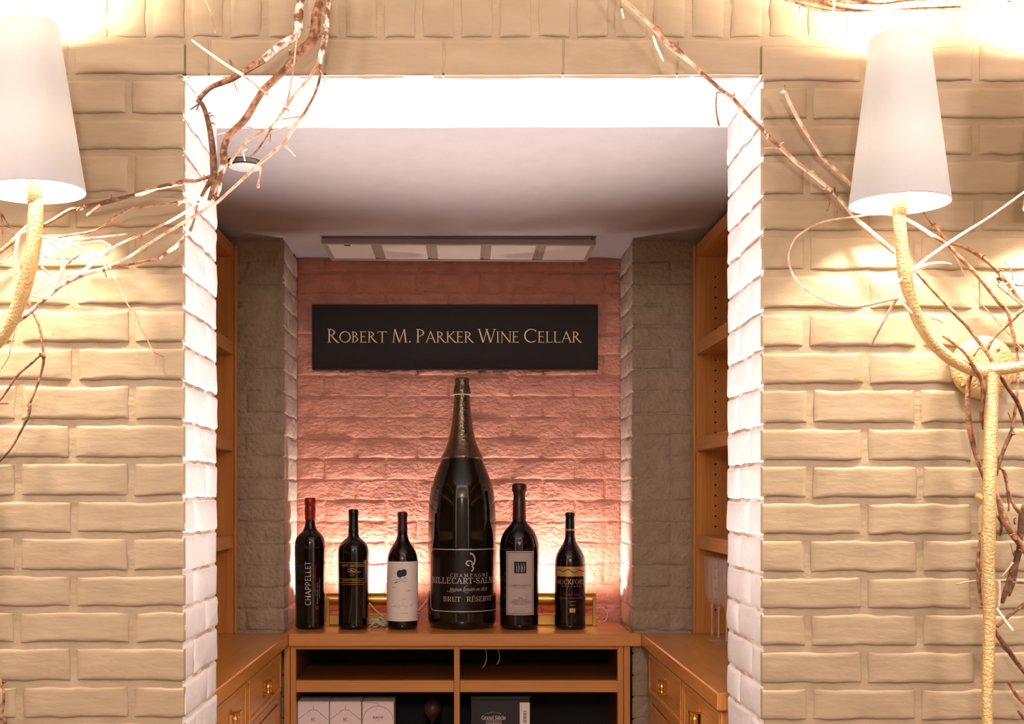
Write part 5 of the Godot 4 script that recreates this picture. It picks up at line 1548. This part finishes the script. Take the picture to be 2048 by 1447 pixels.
	limb("branch", [1963, 1066, 1959, 1090, 1957, 1110, 1956, 1125, 1957, 1150, 1959, 1180, 1964, 1210], [5, 6, 8, 7, 6], [2.135, 2.13], M.bark, v, 0.25)
	limb("twig", [1912, 1168, 1932, 1163, 1952, 1161], [3, 4], [2.15, 2.14], M.shoot, v, 0.15)
	limb("twig", [2000, 1162, 2018, 1163, 2050, 1165], [4, 5], [2.15, 2.15], M.bark, v, 0.2)
	limb("twig", [1998, 1160, 1999, 1190, 1997, 1218], [6, 5], [2.14, 2.14], M.shoot, v, 0.15)
	limb("twig", [1994, 1216, 2000, 1225, 2012, 1243, 2026, 1261], [4, 6, 6], [2.14, 2.12], M.pale_twig, v, 0.1)
	limb("branch", [2056, 1202, 2040, 1214, 2020, 1229, 2005, 1242, 1994, 1253], [8, 7, 7], [2.15, 2.15], M.bark, v, 0.2)
	limb("branch", [1988, 1258, 1994, 1268, 2004, 1283, 2016, 1299, 2030, 1319, 2052, 1348], [10, 10, 9, 9], [2.155, 2.16], M.bark_dark, v, 0.3)
	limb("twig", [1994, 1286, 2004, 1294, 2014, 1304], [3, 2.4], [2.16, 2.16], M.bark, v, 0.1)
	limb("branch", [2016, 1360, 2022, 1372, 2030, 1385, 2040, 1396, 2056, 1412], [6, 6, 9, 10], [2.15, 2.155], M.bark, v, 0.25)
	limb("branch", [2036, 1421, 2044, 1431, 2056, 1446], [5, 7, 8], [2.155, 2.155], M.bark_dark, v, 0.25)
	limb("twig", [1999, 566, 1996, 560, 2002, 552, 2012, 548], [3, 2], [2.17, 2.17], M.bark, v, 0.2)
	limb("twig", [2030, 568, 2038, 571, 2052, 570], [3.5, 3], [2.165, 2.165], M.bark_dark, v, 0.2)
	limb("twig", [2010, 525, 2018, 532, 2024, 546, 2026, 560], [2, 2.2], [2.18, 2.18], M.bark, v, 0.2)
	limb("twig", [1862, 636, 1876, 640, 1888, 646], [2.4, 1.6], [2.17, 2.165], M.bark, v, 0.1)
	limb("twig", [1948, 712, 1954, 700, 1962, 694, 1968, 702], [5, 5, 4], [2.14, 2.14], M.bark, v, 0.3)
	limb("knot", [1994, 558, 2001, 556, 2004, 562], [6, 9, 6], [2.15, 2.15], M.bark_dark, v, 0.3)
	buds(v, [1897, 484, 1955, 508, 1994, 541, 2036, 593], 2.15, 6, M.bark)
	buds(v, [1997, 1005, 2025, 1068, 2048, 1100], 2.13, 4, M.bark)
	buds(v, [2040, 1090, 2025, 1140, 2004, 1200], 2.13, 6, M.bark_dark)

	# thick bark right over the right-hand shade
	v = thing("dried_vine", "thick pale bark vine lying along the top edge above the right shade", "vine", at(1560, 0, 2.15), "dried vines on the front wall")
	limb("stem", [1566, -3, 1600, 1, 1640, 4, 1690, 9, 1750, 9, 1810, 4, 1870, 4, 1930, 2, 1990, -6, 2070, -16, 2240, -40, 2420, -90, 2560, -170], [5, 20, 30, 37, 37, 37, 26, 24, 18, 8], [2.16, 2.13, 2.13, 2.15], M.bark, v, 0.28, 12)
	limb("stem", [1560, -18, 1650, -6, 1730, -4, 1820, -8, 1920, -10, 2070, -26, 2300, -60], [20, 30, 32, 34, 36, 12], [2.15, 2.16], M.bark_dark, v, 0.3, 10)
	limb("branch", [1590, 5, 1640, 20, 1700, 26, 1760, 24, 1840, 21, 1920, 16], [4, 8, 7, 8, 8, 4], [2.125, 2.12], M.bark_dark, v, 0.4)
	limb("branch", [1660, 3, 1700, 8, 1725, 10, 1770, 10, 1810, 4, 1850, 1], [3, 6, 6, 5, 4], [2.115, 2.11], M.bark_dark, v, 0.2)
	limb("twig", [1599, 12, 1600, 24], [3, 1.6], [2.13, 2.13], M.bark, v, 0.1)
	limb("twig", [1667, -4, 1668, 12, 1664, 26], [6, 5, 4], [2.105, 2.105], M.pale_twig, v, 0.1)
	limb("twig", [1990, 4, 2020, 6, 2036, 10, 2052, 9], [8, 4, 3], [2.13, 2.13], M.bark, v, 0.3)


# ---------------------------------------------------------------- light and lens
const SCONCE_E := 0.66
const LAMP_E := 0.14
const ROOM_E := 2.15
const UP_E := 6.8


func build_lamps() -> void:
	# the front room's own lamps, behind and beside the lens
	for q in [[-1.95, 2.55, -0.45], [1.95, 2.55, -0.45], [0.0, 2.45, 1.9]]:
		var p := thing("pendant_lamp", ["round opal pendant lamp left behind the viewer", "round opal pendant lamp right behind the viewer", "round opal pendant lamp far behind the viewer"][0 if q[0] < 0 else 1 if q[0] > 0 else 2], "lamp", Vector3(q[0], q[1], q[2]), "opal pendants in the front room")
		part("globe", lathe([Vector2(0, -0.2), Vector2(0.1, -0.173), Vector2(0.173, -0.1), Vector2(0.2, 0), Vector2(0.173, 0.1), Vector2(0.1, 0.173), Vector2(0.03, 0.2), Vector2(0, 0.2)], 28, 3), glow(Color(1.0, 0.92, 0.86), 1.2), p)
		part("rod", span(Vector3(-0.006, 0.198, -0.006), Vector3(0.006, 2.95 - q[1], 0.006), 0.001), M.brass, p)
		omni(p, Vector3.ZERO, Color(1.0, 0.94, 0.93), ROOM_E * (2.2 if q[0] == 0.0 else 1.0), 0.19)
	# floor uplight in the doorway, below the frame
	var u := thing("floor_uplight", "small floor uplight standing in the doorway", "lamp", Vector3(0.015, 0, -2.33))
	part("can", lathe([Vector2(0, 0.0), Vector2(0.07, 0.0), Vector2(0.07, 0.16), Vector2(0.06, 0.16), Vector2(0.05, 0.08), Vector2(0, 0.08)], 28, 1), M.metal_grey, u)
	part("lamp_glass", lathe([Vector2(0, 0.10), Vector2(0.052, 0.10), Vector2(0.052, 0.104), Vector2(0, 0.104)], 28, 1), glow(Color(1.0, 0.95, 0.92), 2.0), u)
	var s := SpotLight3D.new()
	s.name = "light"
	s.light_color = Color(1.0, 0.93, 0.90)
	s.light_energy = UP_E
	s.light_size = 0.05
	s.spot_angle = 31.0
	s.spot_angle_attenuation = 0.9
	s.spot_range = 9.0
	s.spot_attenuation = 2.0
	s.shadow_enabled = true
	s.position = Vector3(0, 0.16, 0)
	s.rotation = Vector3(PI / 2, 0, 0)
	u.add_child(s, true)


func _ready() -> void:
	# lens: level, the frame shifted up so that uprights stay upright
	var cam := Camera3D.new()
	cam.name = "camera"
	cam.projection = Camera3D.PROJECTION_FRUSTUM
	cam.near = 0.05
	cam.far = 60.0
	cam.size = 1447.0 / F * cam.near
	cam.frustum_offset = Vector2((1024.0 - VX) / F, (VY - 723.5) / F) * cam.near
	cam.position = Vector3(0, EYE, 0)
	add_child(cam, true)
	cam.current = true
	var we := WorldEnvironment.new()
	we.name = "environment"
	var e := Environment.new()
	e.background_mode = Environment.BG_COLOR
	e.background_color = Color(0.02, 0.02, 0.02)
	e.tonemap_mode = Environment.TONE_MAPPER_LINEAR
	e.tonemap_exposure = 1.0
	e.sdfgi_enabled = true
	e.ssao_enabled = true
	e.ssil_enabled = true
	we.environment = e
	add_child(we, true)
	noise.seed = 7
	noise.frequency = 0.1
	noise.fractal_octaves = 3
	fine.seed = 21
	fine.frequency = 0.1
	fine.fractal_octaves = 2
	rng.seed = 20
	make_materials()
	M.crystal_dark = mat(Color(0.10, 0.08, 0.07), 0.08)
	M.stopper = mat(Color(0.24, 0.15, 0.125), 0.45)
	M.glass_stem = mat(Color(0.95, 0.95, 0.95, 0.25), 0.02)
	M.glass_stem.transparency = BaseMaterial3D.TRANSPARENCY_ALPHA
	build_lamps()
	build_masonry()
	build_joinery()
	build_fittings()
	build_bottles()
	build_small()
	build_sconces()
	build_vines()
